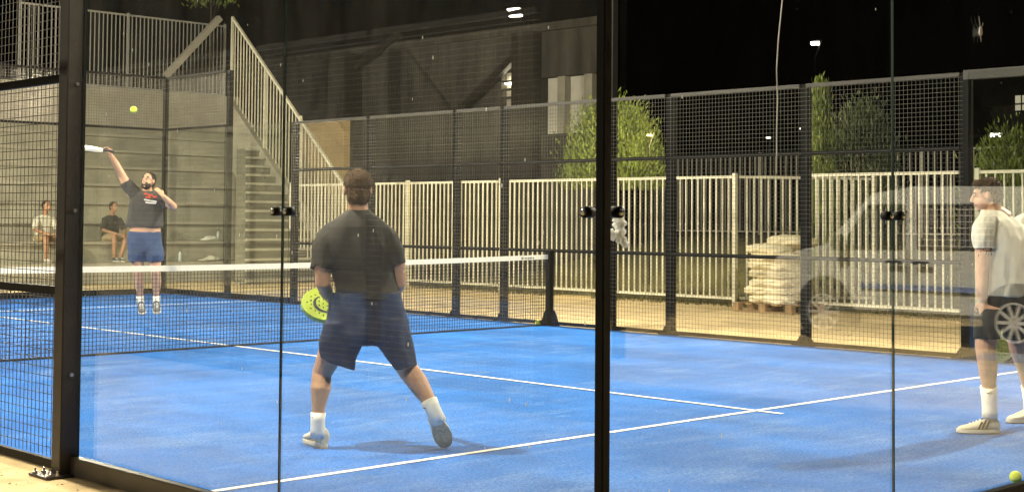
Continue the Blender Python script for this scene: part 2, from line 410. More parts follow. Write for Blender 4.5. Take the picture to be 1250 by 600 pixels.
# ------------------------------------------------------------------ mesh fences
def wires(b, x, y0, y1, z0, z1, w=.004, step=.05, axis='y'):
    """welded wire grid in the plane x = const (axis y) or y = const (axis x)"""
    n = int(round((y1-y0)/step)); m_ = int(round((z1-z0)/step)); r = w*.55
    for i in range(1, n):
        y = y0+(y1-y0)*i/n
        b.tube([(x+r*.9, y, z0), (x+r*.9, y, z1)] if axis == 'y' else [(y, x+r*.9, z0), (y, x+r*.9, z1)], r, 6, False)
    for j in range(1, m_):
        z = z0+(z1-z0)*j/m_
        b.tube([(x-r*.9, y0, z), (x-r*.9, y1, z)] if axis == 'y' else [(y0, x-r*.9, z), (y1, x-r*.9, z)], r, 6, False)
def mesh_fence(x, ys, label, out, door=None, wire=WIRE, w=.004, group=None, H=3.0):
    """posts at ys, mesh bays between them; out = +1/-1 is the side the posts stand on"""
    root = thing('mesh_fence', label, 'mesh fence', (x, (ys[0]+ys[-1])/2, 0), 0, group)
    for i, y in enumerate(ys):
        pw = .05 if 0 < i < len(ys)-1 else .055
        b = MB(); b.bx((x+out*.03-.0, y-pw, 0), (x+out*.03+out*.09, y+pw, H)) if out > 0 else b.bx((x-.12, y-pw, 0), (x-.03, y+pw, H))
        p = obj('post', b, BLACK, root, bevel=.004)
        g = MB()                     # triangular foot brackets and plate
        for s_ in (-1, 1):
            g.prism([(x+out*.05, y+s_*(pw+.002), .012), (x+out*.05, y+s_*(pw+.09), .012), (x+out*.05, y+s_*(pw+.002), .13)], (out*.012, 0, 0))
        g.bx((x+out*.075-.07, y-pw-.1, 0), (x+out*.075+.07, y+pw+.1, .012)); obj('foot_bracket', g, BLACK, p)
    for y0, y1 in zip(ys[:-1], ys[1:]):
        isdoor = door and abs((y0+y1)/2-door) < .1
        b = MB(); wires(b, x, y0, y1, 2.2 if isdoor else .06, H, w); obj('mesh_panel', b, wire, root, True, fix=False)
        zs = [2.2, H-.02] if isdoor else [.03, 1.0, 2.2, H-.02]
        for z in zs:
            b = MB(); b.bar((x+out*.012, y0+.05, z), (x+out*.012, y1-.05, z), .03, .045 if z < H-.1 else .04)
            obj('rail', b, BROWN if z > 2.9 else BLACK, root)  # top rail in the lighter paint, its lit edge put into the colour
    return root
mesh_fence(10, [-6, -4, -2, -1, 1, 2, 4, 6], 'tall black welded mesh fence along the far side of the blue court', 1, door=0)
# the near fence, its end post and base plate
nf = mesh_fence(0, [-5.98, -4, -2, -1, 1, 2, 4, 6], 'near black mesh fence seen left of the thick post', -1, door=0, wire=WIRE)
for c in list(nf.children):
    if c.name.startswith('post') and abs(max(v.co.y for v in c.data.vertices)+5.925) < .02:
        for k in c.children: bpy.data.objects.remove(k)
        bpy.data.objects.remove(c)
ep = thing('end_post', 'thick black steel post standing between near mesh and glass', 'post', (0, -6.0, 0))
b = MB(); b.bx((-.105, -6.06, 0), (.0, -5.955, 3.1)); obj('post_tube', b, BROWN, ep, bevel=.005)
b = MB(); b.bx((-.20, -6.10, -.003), (.03, -5.88, .010)); pl = obj('foot_plate', b, BROWN, ep, bevel=.003)
for q in ((-.175, -6.07), (-.175, -5.91), (-.128, -5.92), (-.13, -6.08)):
    b = MB(); b.tube([(q[0], q[1], .01), (q[0], q[1], .022)], .013, 6).tube([(q[0], q[1], .02), (q[0], q[1], .038)], .006, 8); obj('bolt', b, STEEL, pl)
for z in (.55, 1.45, 2.15): b = MB(); b.tube([(-.05, -6.06, z), (-.05, -6.072, z)], .011, 10); obj('bolt_head', b, STEEL, ep)
# court next door, seen mirrored in the side glass
mesh_fence(NX1, [-6, -4, -2, -1, 1, 2, 4, 6], 'black mesh fence of the court next door, mirrored in near glass', -1, door=0, wire=NWIRE)
mesh_fence(NX1-10, [-6, -4, -2, -1, 1, 2, 4, 6], 'outer mesh fence of the court next door', -1, door=0, wire=WIRE)

# mesh screens above the glass in the far corner
def screen(label, x, a, b_, axis, posts):
    r = thing('mesh_screen', label, 'mesh screen', (x, a, 3) if axis == 'y' else (a, x, 3))
    q = MB(); wires(q, x, a, b_, 3.0, 4.0, .005, .05, axis); obj('mesh_panel', q, WIRE, r, True, fix=False)
    for z in (3.02, 3.98):
        q = MB(); q.bar((x, a, z), (x, b_, z), .04) if axis == 'y' else q.bar((a, x, z), (b_, x, z), .04); obj('rail', q, BLACK, r)
    for p in posts:
        q = MB(); q.bx((x-.04+.09, p-.045, 0), (x+.04+.09, p+.045, 4.0)) if axis == 'y' else q.bx((p-.04, x+.05, 0), (p+.04, x+.13, 4.0)); obj('post', q, BLACK, r)
screen('mesh screen above far side glass at the back corner', 10, 8.0, 9.95, 'y', [8.0])
screen('long mesh screen above far end glass', 10, 0, 9.95, 'x', [10.05, 8, 6, 4, 2])

# ------------------------------------------------------------------ net
nt_ = thing('padel_net', 'black net with white tape across the blue court', 'net', (5, 0, 0))
def nh(x): return .90 + .05*((x-5)/5)**2
b = MB(); st = .042
for i in range(int(9.9/st)):
    x = .06+i*st; b.bx((x-.0026, -.002, .012), (x+.0026, .002, nh(x)-.05))
for j in range(int(.86/st)+1):
    z = .02+j*st
    for k in range(10):
        xa, xb_ = .05+k*.99, .05+(k+1)*.99
        za = min(z*(nh(xa)/.92), nh(xa)-.05); zb = min(z*(nh(xb_)/.92), nh(xb_)-.05)
        b.bar((xa, .004, za), (xb_, .004, zb), .0052)
obj('net_mesh', b, NETM, nt_, fix=False)
b = MB()
for k in range(10):
    xa, xb_ = .05+k*.99, .05+(k+1)*.99
    b.bar((xa, 0, nh(xa)-.03), (xb_, 0, nh(xb_)-.03), .012, .062)
tp = obj('tape', b, TAPE, nt_)
b = MB()                              # small dark mark near the end of the tape
for k, (w, h) in enumerate(((.02,.03),(.012,.014),(.02,.018),(.012,.018),(.02,.014),(.02,.02),(.012,.018),(.02,.016))):
    b.bx((9.42+k*.03, -.0085, nh(9.5)-.034-h/2), (9.42+k*.03+w, -.0065, nh(9.5)-.034+h/2))
obj('tape_mark', b, DKGREY, tp)
b = MB(); b.bx((9.92, -.045, 0), (10.0, .045, 1.0))
np_ = obj('net_post', b, BLACK, nt_, bevel=.006)
b = MB(); b.prism([(9.925, -.14, 0), (9.925, .14, 0), (9.925, .09, .12), (9.925, .05, .2), (9.925, -.05, .2), (9.925, -.09, .12)], (.09, 0, 0)); obj('foot', b, BLACK, np_)
b = MB(); b.bx((0, -.045, 0), (.08, .045, 1.0)); obj('net_post', b, BLACK, nt_, bevel=.006)
b = MB(); b.bar((.05, 0, .012), (9.95, 0, .012), .02); obj('bottom_cord', b, NETM, nt_)

# ------------------------------------------------------------------ cream barred fence beyond the court
FX = 15.35
def bar_fence(p0, p1, label, group='cream barred fence sections', H=2.15, M=FENCEP, step=.125, pw=.07, z0=0, posts=(True, True), name='barred_fence', bw=.022):
    p0, p1 = V(p0), V(p1); d = (p1-p0); L = d.length; d.normalize()
    r = thing(name, label, 'fence', (p0+p1)/2, 0, group)
    for on, p in zip(posts, (p0, p1)):
        if on:
            b = MB(); b.bar(p+V((0,0,z0)), p+V((0,0,H+.06)), pw); obj('post', b, M, r, bevel=.004)
    b = MB(); n = max(1, int(L/step)); off = V((d.y, -d.x, 0))*.0
    for i in range(1, n):
        q = p0+d*(L*i/n); b.bar(q+V((0,0,z0+.14)), q+V((0,0,H-.01)), bw, bw, d)
    obj('bars', b, M, r)
    for z in (z0+.14, H):
        b = MB(); b.bar(p0+V((0,0,z)), p1+V((0,0,z)), .045, .045); obj('rail', b, M, r)
    return r
def fxp(px): 
    p = atx(px, 300, FX); return (FX, p.y, 0)
pxs = [355, 497, 611, 735, 897]
lab = ['cream barred fence section behind the stair guard and mesh', 'cream barred fence section left of the wire door frame',
       'cream barred fence section behind the net post', 'cream barred fence section below the round bush, ending at the open gate']
for i in range(4):
    bar_fence(fxp(pxs[i]), fxp(pxs[i+1]), lab[i], posts=(i == 0, True))
ga = V(fxp(897)); gb = ga + V((2.1, -1.35, 0))
bar_fence(ga+V((.09,-.03,0)), gb, 'cream barred gate leaf swung open beside the stacked sacks', posts=(False, True))
bar_fence(fxp(988), fxp(1171), 'cream barred fence section right of the stacked sacks', posts=(True, False))
bar_fence(fxp(1194), fxp(1330), 'cream barred fence section behind the head of the cream shirted player', posts=(True, True))
# unlit railing further back on top of the bank
for i, (a, c) in enumerate(((800, 928), (928, 1126), (1126, 1300))):
    pa, pb = atx(a, 300, 27), atx(c, 300, 27)
    bar_fence((27, pa.y, 0), (27, pb.y, 0), ['dim grey railing on the bank behind the sacks and gate', 'dim grey railing on the bank behind the slim cypress', 'dim grey railing on the bank at the far right'][i],
              'dim railings on the bank', 3.15, FENCED, .16, .09, 1.0, (i == 0, True), 'bank_railing', .028)

# ------------------------------------------------------------------ pallet and sacks
P0 = atx(950, 376, 14.9); P0.z = 0
pal = thing('pallet', 'wooden pallet on the sand under stacked white sacks', 'pallet', P0, 0)
b = MB()
for y in (-.5, -.25, 0, .25, .5): b.bx((-.45, y-.06, .115), (.45, y+.06, .137))
obj('deck', b, WOOD, pal, world=False)
b = MB()
for x in (-.39, 0, .39):
    b.bx((x-.05, -.56, 0), (x+.05, .56, .02))
    for y in (-.5, 0, .5): b.bx((x-.05, y-.06, .02), (x+.05, y+.06, .113))
obj('bearer', b, WOOD, pal, world=False)
def sack_mesh(seed):
    bm = bmesh.new(); bmesh.ops.create_cube(bm, size=1)
    bmesh.ops.subdivide_edges(bm, edges=bm.edges[:], cuts=7, use_grid_fill=True)
    for v in bm.verts:
        x, y, z = v.co*2
        pr = (1-abs(x)**3.5*.7)*(1-abs(y)**3.5*.65)
        v.co = V((x*.235*(1-.16*abs(y)**3), y*.375*(1-.12*abs(x)**3), z*.092*max(.30, pr)))
        v.co += V((0, 0, 1))*.034*noise.noise(V((x*1.6+seed, y*2.6, z))) + V((1, 1, 0))*.035*noise.noise(V((y*2, x*2+seed, z*2)))
    me = bpy.data.meshes.new('sack'); bm.to_mesh(me); bm.free(); me.materials.append(SACK)
    me.polygons.foreach_set('use_smooth', [True]*len(me.polygons)); return me
sm_ = [sack_mesh(i*7.3) for i in range(4)]
k = 0
for lay in range(8):
    spots = [(-.22, -.12), (.30, .02)] if lay < 7 else [(.1, -.15)]
    if lay < 7: spots = [(-.215, -.02), (.215, .02)]
    for j, (sx, sy) in enumerate(spots):
        o = bpy.data.objects.new('sack', sm_[k % 4]); COL.objects.link(o); k += 1
        o.location = P0 + V((sx+random.uniform(-.02, .02), sy+random.uniform(-.04, .04) - (.06 if lay == 7 else 0), .205+lay*.128))
        o.rotation_euler = (random.uniform(-.05, .05), random.uniform(-.05, .05), random.uniform(-.12, .12))
        o.scale = (random.uniform(.95, 1.04), random.uniform(.93, 1.06), random.uniform(.95, 1.12))
        rank = ['lowest', 'second', 'third', 'fourth', 'fifth', 'sixth', 'seventh', 'topmost'][lay]
        props(o, f'{rank} white woven sack from the pallet, ' + ('front row of the pile' if j == 0 else 'rear row of the pile') if lay < 7 else 'topmost slumped white sack crowning the pile on the pallet', 'sack', 'white sacks stacked on the pallet')

# ------------------------------------------------------------------ stand, stairs, platform
SX0 = -22
def SXR(y): return aty(286, 300, y).x
SY0 = 14.2
st_ = thing('concrete_stand', 'stepped concrete spectator stand beyond the far end glass', 'stand', (0, SY0, 0))
NT, RISE, DEEP = 8, .44, .80
for k in range(NT):
    y0, y1 = SY0+k*DEEP, SY0+(k+1)*DEEP+(.02 if k < NT-1 else 0); zt = .42+k*RISE
    b = MB(); b.prism([(SX0, y0, 0), (SXR(y0), y0, 0), (SXR(y1), y1, 0), (SX0, y1, 0)], (0, 0, zt)); obj('tier', b, CONC, st_)
    b = MB(); b.bx((SX0, y0-.07, zt-.06), (SXR(y0)-.02, y0-.001, zt+.004)); obj('added_nosing', b, WALLP, st_)  # overhang added for a bright edge with shadow below
TOPY = SY0+NT*DEEP
TOPZ = aty(150, 108, TOPY).z
b = MB(); b.bx((SX0, TOPY, 0), (SXR(TOPY)+.1, TOPY+.3, TOPZ)); props(obj('retaining_wall', b, CONC), 'plain concrete wall above the top tier, under the barred platform railing', 'wall')
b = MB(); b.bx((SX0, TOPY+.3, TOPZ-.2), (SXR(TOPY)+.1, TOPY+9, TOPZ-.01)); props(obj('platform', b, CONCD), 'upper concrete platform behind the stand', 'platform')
RT = aty(150, 18, TOPY+.15).z
for i in range(2):
    x1 = aty(274, 300, TOPY).x - i*3; 
    bar_fence((x1-3, TOPY+.15, 0), (x1, TOPY+.15, 0), 'tall pale barred railing on the platform above the stand' if i > 1 else ['tall barred railing section at the stair head', 'tall barred railing section left of the stair head'][i],
              'platform railing sections', RT, FENCED, .12, .06, TOPZ-.1, (True, i == 0), 'platform_railing', .022)
# slanted post-and-brace below the platform roof, left of the stair head
b = MB(); b.bar(aty(203, 92, TOPY-.4), aty(268, 22, TOPY-.4), .16, .16); props(obj('brace', b, WALLP), 'slanting pale steel brace under the platform railing', 'brace')
# stairs: steps, stringer, guard
XR = 16.0
gt, gbm = atx(284, 22, XR), atx(416, 220, XR)      # guard top line
pt, pb_ = atx(281, 118, XR), atx(393, 287, XR)     # stringer top line
stc = thing('staircase', 'concrete staircase climbing beside the stand', 'stairs', (15, pb_.y, 0))
sl = (pt.z-pb_.z)/(pt.y-pb_.y)
ns = 20; yb = pb_.y - pb_.z/sl + .2; yt = pt.y
for i in range(ns):
    y0 = yb + (yt-yb)*i/ns; b = MB(); z1 = (yt-yb)*sl*(i+1)/ns - .12
    xl = SXR(y0+.4)+.02
    if xl > XR-.35: continue
    b.bx((xl, y0, 0), (XR-.12, y0+(yt-yb)/ns+.15, z1)); o_ = obj('step', b, STEPC, stc)
    b = MB(); b.bx((xl, y0-.05, z1-.05), (XR-.12, y0-.001, z1+.003)); obj('added_nosing', b, NOSE, o_)  # pale strip stands in for the lit step edge
b = MB(); b.prism([(XR-.1, yb-.2, 0), (XR-.1, pb_.y, pb_.z), (XR-.1, pt.y, pt.z), (XR-.1, pt.y, pt.z-1.6), (XR-.1, yb+1.8, 0)], (.2, 0, 0)); obj('stringer', b, CONC, stc)
gr = thing('stair_guard', 'pale barred guard rail slanting up the right of the stairs', 'guard rail', gbm)
b = MB(); b.bar(gt, gbm, .06); obj('handrail', b, FENCEP, gr)
e1 = atx(470, 300, XR)
b = MB(); b.bar(gbm, gbm+(gbm-gt).normalized()*2.0, .06); obj('handrail', b, FENCEP, gr)
b = MB(); N = 46
for i in range(N+1):
    y = gt.y + (gbm.y-1.5-gt.y)*i/N; zt = gt.z + (gbm.z-gt.z)*(y-gt.y)/(gbm.y-gt.y); zb = pt.z + (pb_.z-pt.z)*(y-pt.y)/(pb_.y-pt.y)
    b.bar((XR, y, max(.05, zb+.05)), (XR, y, zt), .02)
obj('bars', b, FENCEP, gr)
b = MB()
for px, py in ((284, 22), (324, 82), (367, 143)):
    p = atx(px, py, XR); zb = pt.z + (pb_.z-pt.z)*(p.y-pt.y)/(pb_.y-pt.y); b.bar((XR, p.y, max(0, zb)), (XR, p.y, p.z+.03), .055)
obj('post', b, FENCEP, gr)
# wall behind the guard, its warm light put into the colour
wl = thing('warm_lit_wall', 'warm lit wall beside the stair foot behind the mesh', 'wall', (18.5, 10, 0))
b = MB(); b.bx((17.6, atx(418, 300, 17.6).y, 0), (17.8, atx(357, 300, 17.6).y, atx(380, 150, 17.6).z)); obj('wall_face', b, ORANGE, wl)

# ------------------------------------------------------------------ building beyond
BX = 24.0
def bp_(px, py, dx=0): return atx(px, py, BX+dx)
yR, yL = bp_(737, 100).y, 34.0; yE = atx(741, 300, BX+10).y; TH = .4
zT = bp_(600, 47).z
bd = thing('building', 'large dim concrete building behind the stand with a lit window', 'building', (BX, 12, 0))
w0, w1 = bp_(612, 90), bp_(637, 128)
wy0, wy1, wz0, wz1 = w1.y, w0.y, w1.z, w0.z
p0, p1 = bp_(660, 95), bp_(740, 160); qz0, qz1 = p1.z, p0.z; qy1 = p0.y
b = MB()
b.bx((BX, wy1, 0), (BX+TH, yE+.5, zT)); b.bx((BX, yE+.5, 0), (BX+10, yL, zT)); b.bx((BX, wy0, 0), (BX+TH, wy1, wz0)); b.bx((BX, wy0, wz1), (BX+TH, wy1, zT))
b.bx((BX, qy1, 0), (BX+TH, wy0, zT)); b.bx((BX, yR, 0), (BX+TH, qy1, qz0)); b.bx((BX, yR, qz1), (BX+TH, qy1, zT))
b.prism([(BX+TH, yR+.38, 0), (BX+10, yE, 0), (BX+10, yE+.4, 0), (BX+TH, yR+.78, 0)], (0, 0, zT))
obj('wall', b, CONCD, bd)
b = MB(); b.prism([(BX+.3, yR+.4, qz0), (BX+.36, yR+.46, qz0), (BX+.36, qy1, qz0), (BX+.3, qy1, qz0)], (0, 0, qz1-qz0)); obj('recess_wall', b, pm('lit_bay_render', (.62, .59, .52), .9, 0, .12, 2), bd)  # recess wall paled in place of light falling into the bay
b = MB()
for px in (683, 716): 
    y = bp_(px, 120).y; b.bx((BX+.06, y-.14, qz0), (BX+.29, y+.14, qz1))
obj('pilaster', b, CONC, bd)
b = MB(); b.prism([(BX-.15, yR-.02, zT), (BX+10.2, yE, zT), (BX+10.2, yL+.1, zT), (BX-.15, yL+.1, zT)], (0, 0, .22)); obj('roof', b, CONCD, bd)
wn = MB(); wn.bx((BX+.22, wy0-.2, wz0-.1), (BX+.26, wy1+.3, wz1+.1)); win = obj('window', wn, WALLP, bd)
b = MB()
for i in range(1, 4): b.bx((BX+.02, wy0, wz0+(wz1-wz0)*i/4-.03), (BX+.07, wy1, wz0+(wz1-wz0)*i/4+.03))
obj('window_bar', b, CONCD, win)
b = MB(); tz = bp_(620, 101, .1).z; b.tube([(BX+.13, wy0+.06, tz), (BX+.13, wy1-.06, tz)], .05, 10); obj('tube_lamp', b, emit('tube_light', (1, .9, .65), 16), win)
b = MB()
for px, w in ((437, .24), (487, .1), (648, .42)):
    y = bp_(px, 100).y; b.bx((BX-.35, y-w, 0), (BX-.02, y+w, zT))
obj('column', b, BROWN, bd)
b = MB(); b.bar(bp_(563, 134, -.2), bp_(637, 62, -.2), .2, .2); b.bar(bp_(440, 78, -.2), bp_(487, 42, -.2), .2, .2); b.bar(bp_(425, 92, -.2), bp_(440, 78, -.2), .2)
obj('brace', b, BROWN, bd)

hp_ = atd(1262, 300, 62); hx, hy = hp_.x, hp_.y
hs = thing('house', 'far dark house with one lit window at the right edge', 'house', (hx, hy, 0))
b = MB(); b.bx((hx, hy-9, 0), (hx+8, hy+1.9, 6.6)); obj('wall', b, CONCD, hs)
b = MB(); b.prism([(hx-.3, hy-9.3, 6.6), (hx+8.3, hy-9.3, 6.6), (hx+4, hy-9.3, 8.2)], (0, 11.5, 0)); obj('roof', b, BROWN, hs)
w0, w1 = atx(1240, 117, hx), atx(1256, 135, hx)
b = MB(); b.bx((hx-.06, w1.y, w1.z), (hx-.01, w0.y, w0.z)); wi = obj('window', b, emit('lit_window', (1, .86, .6), .55), hs)
b = MB(); b.bar((hx-.07, (w0.y+w1.y)/2, w1.z), (hx-.07, (w0.y+w1.y)/2, w0.z), .05); b.bar((hx-.07, w1.y, w1.z-.03), (hx-.07, w0.y, w1.z-.03), .1); obj('window_frame', b, BROWN, wi)

# ------------------------------------------------------------------ vegetation
def sprig_tree(name, label, base, H, W, n, M, shape, up_=.8, ln_=.16, group='shrubs and trees behind the fences', trunk=True, wl_=.028, cut=0.):
    base = V(base); r = thing(name, label, 'tree' if name == 'cypress_tree' else 'shrub', base, 0, group)
    b = MB(); tips = []
    b.tube([base, base+V((.03, .02, H*.45)), base+V((0, .03, H*.8))], [.07, .05, .015], 8)
    for i in range(14):
        a = random.uniform(0, 6.28); h = random.uniform(.12, .7)*H; ww = W*shape(h/H)*.8
        b.tube([base+V((0, 0, h*.6)), base+V((math.cos(a)*ww*.5, math.sin(a)*ww*.5, h*.95)), base+V((math.cos(a)*ww, math.sin(a)*ww, h*1.1))], [.025, .016, .006], 6)
    obj('trunk', b, BARK, r, True)
    f = MB(); cl = []
    for i in range(max(20, n//55)):
        h = cut+(1-cut)*random.random()**.8; a = random.uniform(0, 6.28); q = math.sqrt(random.random())*.5+.5; ww = W*shape(h)*q*random.uniform(.75, 1.12)
        cl.append((base+V((math.cos(a)*ww, math.sin(a)*ww, h*H)), V((math.cos(a), math.sin(a), 0))))
    for i in range(n):
        c, od = random.choice(cl); s_ = W*.16
        p = c + V((random.gauss(0, s_), random.gauss(0, s_), random.gauss(0, s_*1.3)))
        if p.z < base.z+.05+cut*H*.95: continue
        d = (od*random.uniform(-.2, .9) + V((random.uniform(-.5, .5), random.uniform(-.5, .5), up_+random.uniform(-.3, .5)))).normalized()
        sd = d.cross(V((random.random()-.5, random.random()-.5, random.random()-.5))).normalized()*wl_*random.uniform(.5, 1.2); L = ln_*random.uniform(.6, 1.4)
        f.add([p-sd*.4, p+d*L*.5-sd, p+d*L, p+d*L*.5+sd], [(0, 1, 2, 3)])
    obj('crown', f, M, r, fix=False); return r
rnd = lambda t: math.sqrt(max(.02, 1-(max(0, t-.25)/.78)**2)) if t > .25 else .75+t
cyp = lambda t: (1-t)**.6*.9+.08
p = atx(748, 300, 20.5)
sprig_tree('round_bush', 'broad round bright green bush above the fence beside the corner post', (20.5, p.y, bank(20.5, p.y)), atx(745, 142, 20.5).z-bank(20.5, p.y), 1.02, 20000, LEAF1, lambda t: rnd(max(.3, (t-.45)/.55)), 1.2, .12, wl_=.017, cut=.5)
p = atx(1002, 300, 19.0)
sprig_tree('cypress_tree', 'slim upright cypress rising over the mesh top', (19.0, p.y, bank(19, p.y)), atx(1002, 104, 19).z-bank(19, p.y), .36, 9000, LEAF1, cyp, 1.6, .11, wl_=.014)
p = atx(1050, 300, 20.5)
sprig_tree('leafy_bush', 'dim spiky bush just right of the slim cypress', (20.5, p.y, bank(20.5, p.y)), atx(1050, 138, 20.5).z-bank(20.5, p.y), .8, 8000, LEAF2, rnd, 1.4, .12, wl_=.016)
p = atx(1236, 300, 20.5)
sprig_tree('leafy_bush', 'green bush at the right edge above the player head', (20.5, p.y, bank(20.5, p.y)), atx(1236, 176, 20.5).z-bank(20.5, p.y), .9, 8000, LEAF1, rnd, 1.2, .12, wl_=.016)
p = aty(258, 4, TOPY+3)
sprig_tree('leafy_bush', 'green bush peeking over the platform railing at the top', (p.x, TOPY+3, TOPZ), p.z+1.4-TOPZ, .9, 3000, LEAF1, lambda t: rnd(t) if t > .66 else 0, cut=.68)
# ground cover: dry grass behind the fence
f = MB()
for i in range(9000):
    x = 15.25+abs(random.gauss(0, 2.4)); y = random.uniform(-9, 9.2); z = bank(x, y)
    if x < 15.9: z = -.006
    if x < 15.5 and -2.2 < y < .2: continue
    if noise.noise(V((x*.7, y*.7, 3))) < -.12: continue
    a = random.uniform(0, 6.28); h = random.uniform(.05, .24); w = .012
    dx, dy = math.cos(a), math.sin(a)
    f.add([(x-dy*w, y+dx*w, z), (x+dy*w, y-dx*w, z), (x+dx*h*.5, y+dy*h*.5, z+h)], [(0, 1, 2)])
props(obj('dry_grass', f, GRASSM, fix=False), kind='stuff')

f = MB(); rn = random.Random(11)
for i in range(2600):
    if i < 1500: x, y = 10.2+abs(rn.gauss(0, 2.6)), rn.uniform(-6, 13)
    else: x, y = rn.uniform(-2.2, -.15), rn.uniform(-7.5, 2)
    if x > 15.8: continue
    r = rn.uniform(.004, .013); a = rn.uniform(0, 3)
    f.add([(x+r*math.cos(a+k*2.1)*rn.uniform(.7, 1.2), y+r*math.sin(a+k*2.1)*rn.uniform(.7, 1.2), -.006) for k in range(3)]+[(x, y, -.006+r*.8)], [(0, 1, 3), (1, 2, 3), (2, 0, 3)])
props(obj('gravel', f, pm('gravel_stone', (.30, .24, .14), .9, 0, .5, 40), fix=False), kind='stuff')

# ------------------------------------------------------------------ floodlights and far lamps
WARM = (1.0, .90, .68)
def floodlight(x, y, tx, ty, label, W, z=6.0, spread=180, z0=0, mw=.1):
    r = thing('floodlight', label, 'floodlight', (x, y, 0), 0, 'court floodlights')
    b = MB(); b.bar((x, y, z0), (x, y, z-.05), mw); obj('mast', b, BLACK, r)
    d = (V((tx, ty, 0))-V((x, y, z))).normalized(); s_ = d.cross(UZ).normalized(); u = s_.cross(d)
    c = V((x, y, z))+d*.25
    b = MB(); b.obx(c, s_*.24, u*.17, d*.04); hd = obj('lamp_head', b, BLACK, r, bevel=.01)
    b = MB(); b.obx(c+d*.045, s_*.13, u*.085, d*.003); obj('lens', b, emit('lamp_lens', WARM, 14), hd)
    ld = bpy.data.lights.new('lamp', 'AREA'); ld.shape = 'RECTANGLE'; ld.size = .24; ld.size_y = .16; ld.energy = W; ld.color = WARM; ld.spread = R_(spread)
    lo = bpy.data.objects.new('lamp', ld); COL.objects.link(lo); lo.parent = r
    lo.location = c+d*.06-V((x, y, 0)); lo.rotation_euler = d.to_track_quat('-Z', 'Y').to_euler()
PW = 1000
floodlight(-.3, -4.8, 8.5, -3.2, 'floodlight on a tall black mast at near fence, closer to the camera', PW)
floodlight(-.3, 4.8, 8.5, 3.2, 'floodlight on a tall black mast at near fence, further from the camera', PW)
floodlight(10.4, -9.2, 3.5, -4.2, 'floodlight on a tall black mast at far fence, beside the near end wall', PW)
floodlight(10.4, -.72, 4.5, 1.5, 'floodlight on a tall black mast beside the far net post', PW)
floodlight(8.87, 11.6, 9.2, 2.0, 'floodlight on a tall black mast behind the far end glass, before the stand', 900, 6.4)
floodlight(-1.0, 10.8, 8, 17, 'added floodlight on a tall black mast turned to the spectator stand', 2100)  # added lamp, out of view, to brighten the stand
floodlight(-.003, CY0-.003, 3.5, -4.5, 'added floodlight on top of the slim corner post, above the court corner', 270, 6.0, 180, 3.01, .04)  # added lamp above the view, brightens the back of the nearest player
floodlight(NX1-10.5, 4.8, NX1-4, 3.5, 'small bright floodlight mirrored in the near glass at the top', 500, 5.3)
floodlight(NX1-10.5, -4.8, NX1-4, -3.5, 'floodlight of the court next door, close to the camera end', 500, 5.3)
floodlight(7.3, -16.3, 10.6, -14.6, 'added floodlight on a black mast beside the parked van', 2250, 6.0, 90)  # added unseen lamp, lights the van so its reflection shows
def far_lamp(px, py, d, label, size=.1, st=25, col=(1, .95, .8)):
    p = atd(px, py, d); g = V((p.x, p.y, 0))
    r = thing('street_lamp', label, 'street lamp', g, 0, 'small far lamps')
    a = V((math.cos(2.2), math.sin(2.2), 0))
    b = MB(); b.tube([g, g+UZ*(p.z*.93), p+V((0, 0, size))-a*size*2, p+V((0, 0, size*.9))], [.3*min(size, .1), .25*min(size, .1), .2*min(size, .1), .16*min(size, .1)], 8); obj('pole', b, BLACK, r)
    b = MB(); b.obx(p, a*size*1.2, UZ.cross(a)*size*.7, UZ*size*.4); obj('lamp_head', b, emit('far_lamp', col, st), r)
far_lamp(995, 53, 55, 'far lit lamp high in the black sky right of the hanging cord', .13, 25)
far_lamp(1216, 165, 40, 'street lamp with a curved pole above the bush at right', .12, 12)
far_lamp(979, 157, 60, 'tiny far lamp beside the mesh post left of the cypress, upper one', .07, 8)
far_lamp(983, 165, 60, 'tiny far lamp beside the mesh post left of the cypress, lower one', .07, 8)
far_lamp(938, 168, 60, 'tiny dim lamp seen through the mesh behind the bank railing', .08, 4)
bl = bpy.data.lights.new('bush_lamp', 'POINT'); bl.energy = 800; bl.color = (1, .82, .42); bl.shadow_soft_size = .12
blo = bpy.data.objects.new('bush_lamp', bl); COL.objects.link(blo); blo.location = atd(791, 160, 28.6)
far_lamp(793, 165, 29.0, 'warm lamp glowing at the right side of the round bush', .045, 7, (1, .8, .35))

# ------------------------------------------------------------------ balls, cord, rag, moth
def ball(c, label):
    t_ = thing('padel_ball', label, 'ball', c)
    b = MB(); b.ball((0,0,0), .0335, n=24, m_=16); obj('felt', b, BALLM, t_, True, world=False)
    b = MB(); pts = []
    for i in range(49):
        t = 2*math.pi*i/48; q = V((math.cos(t)+.35*math.cos(3*t), math.sin(t)-.35*math.sin(3*t), .95*math.sin(2*t))); pts.append(q.normalized()*.0336)
    b.tube(pts, .0011, 6, False); obj('seam', b, PALEP, t_, world=False)
ball(atd(163, 134, 13.2), 'yellow ball in the air above the smashing player')
g = atz(1240, 589); g.z = .0335; ball(g, 'yellow ball lying on the blue turf in the bottom right corner')
g = atd(668, 382, 18.05); ball(V((9.86, .12, .036)), 'yellow ball tucked against the foot of the far net post')
b = MB(); c0 = aty(956, -20, CY0+.03); pts = [V((c0.x, c0.y, 2.99))]
for px, py in ((955, 0), (953, 20), (950, 50), (948, 85), (949, 120), (948, 165), (948, 212)): pts.append(aty(px, py, CY0+.03))
pts[0] = V((pts[1].x+.02, CY0+.03, 2.99)); b.tube(pts, .0028, 6)
props(obj('cord', b, PALEP), 'thin pale cord hanging straight down near end glass against black sky', 'cord')
rg_ = MB(); RAGM = pm('thin_white_rag', (.85, .84, .80), .9, 0, .06, 30)
RAGM.node_tree.nodes['Principled BSDF'].inputs['Subsurface Weight'].default_value = .8
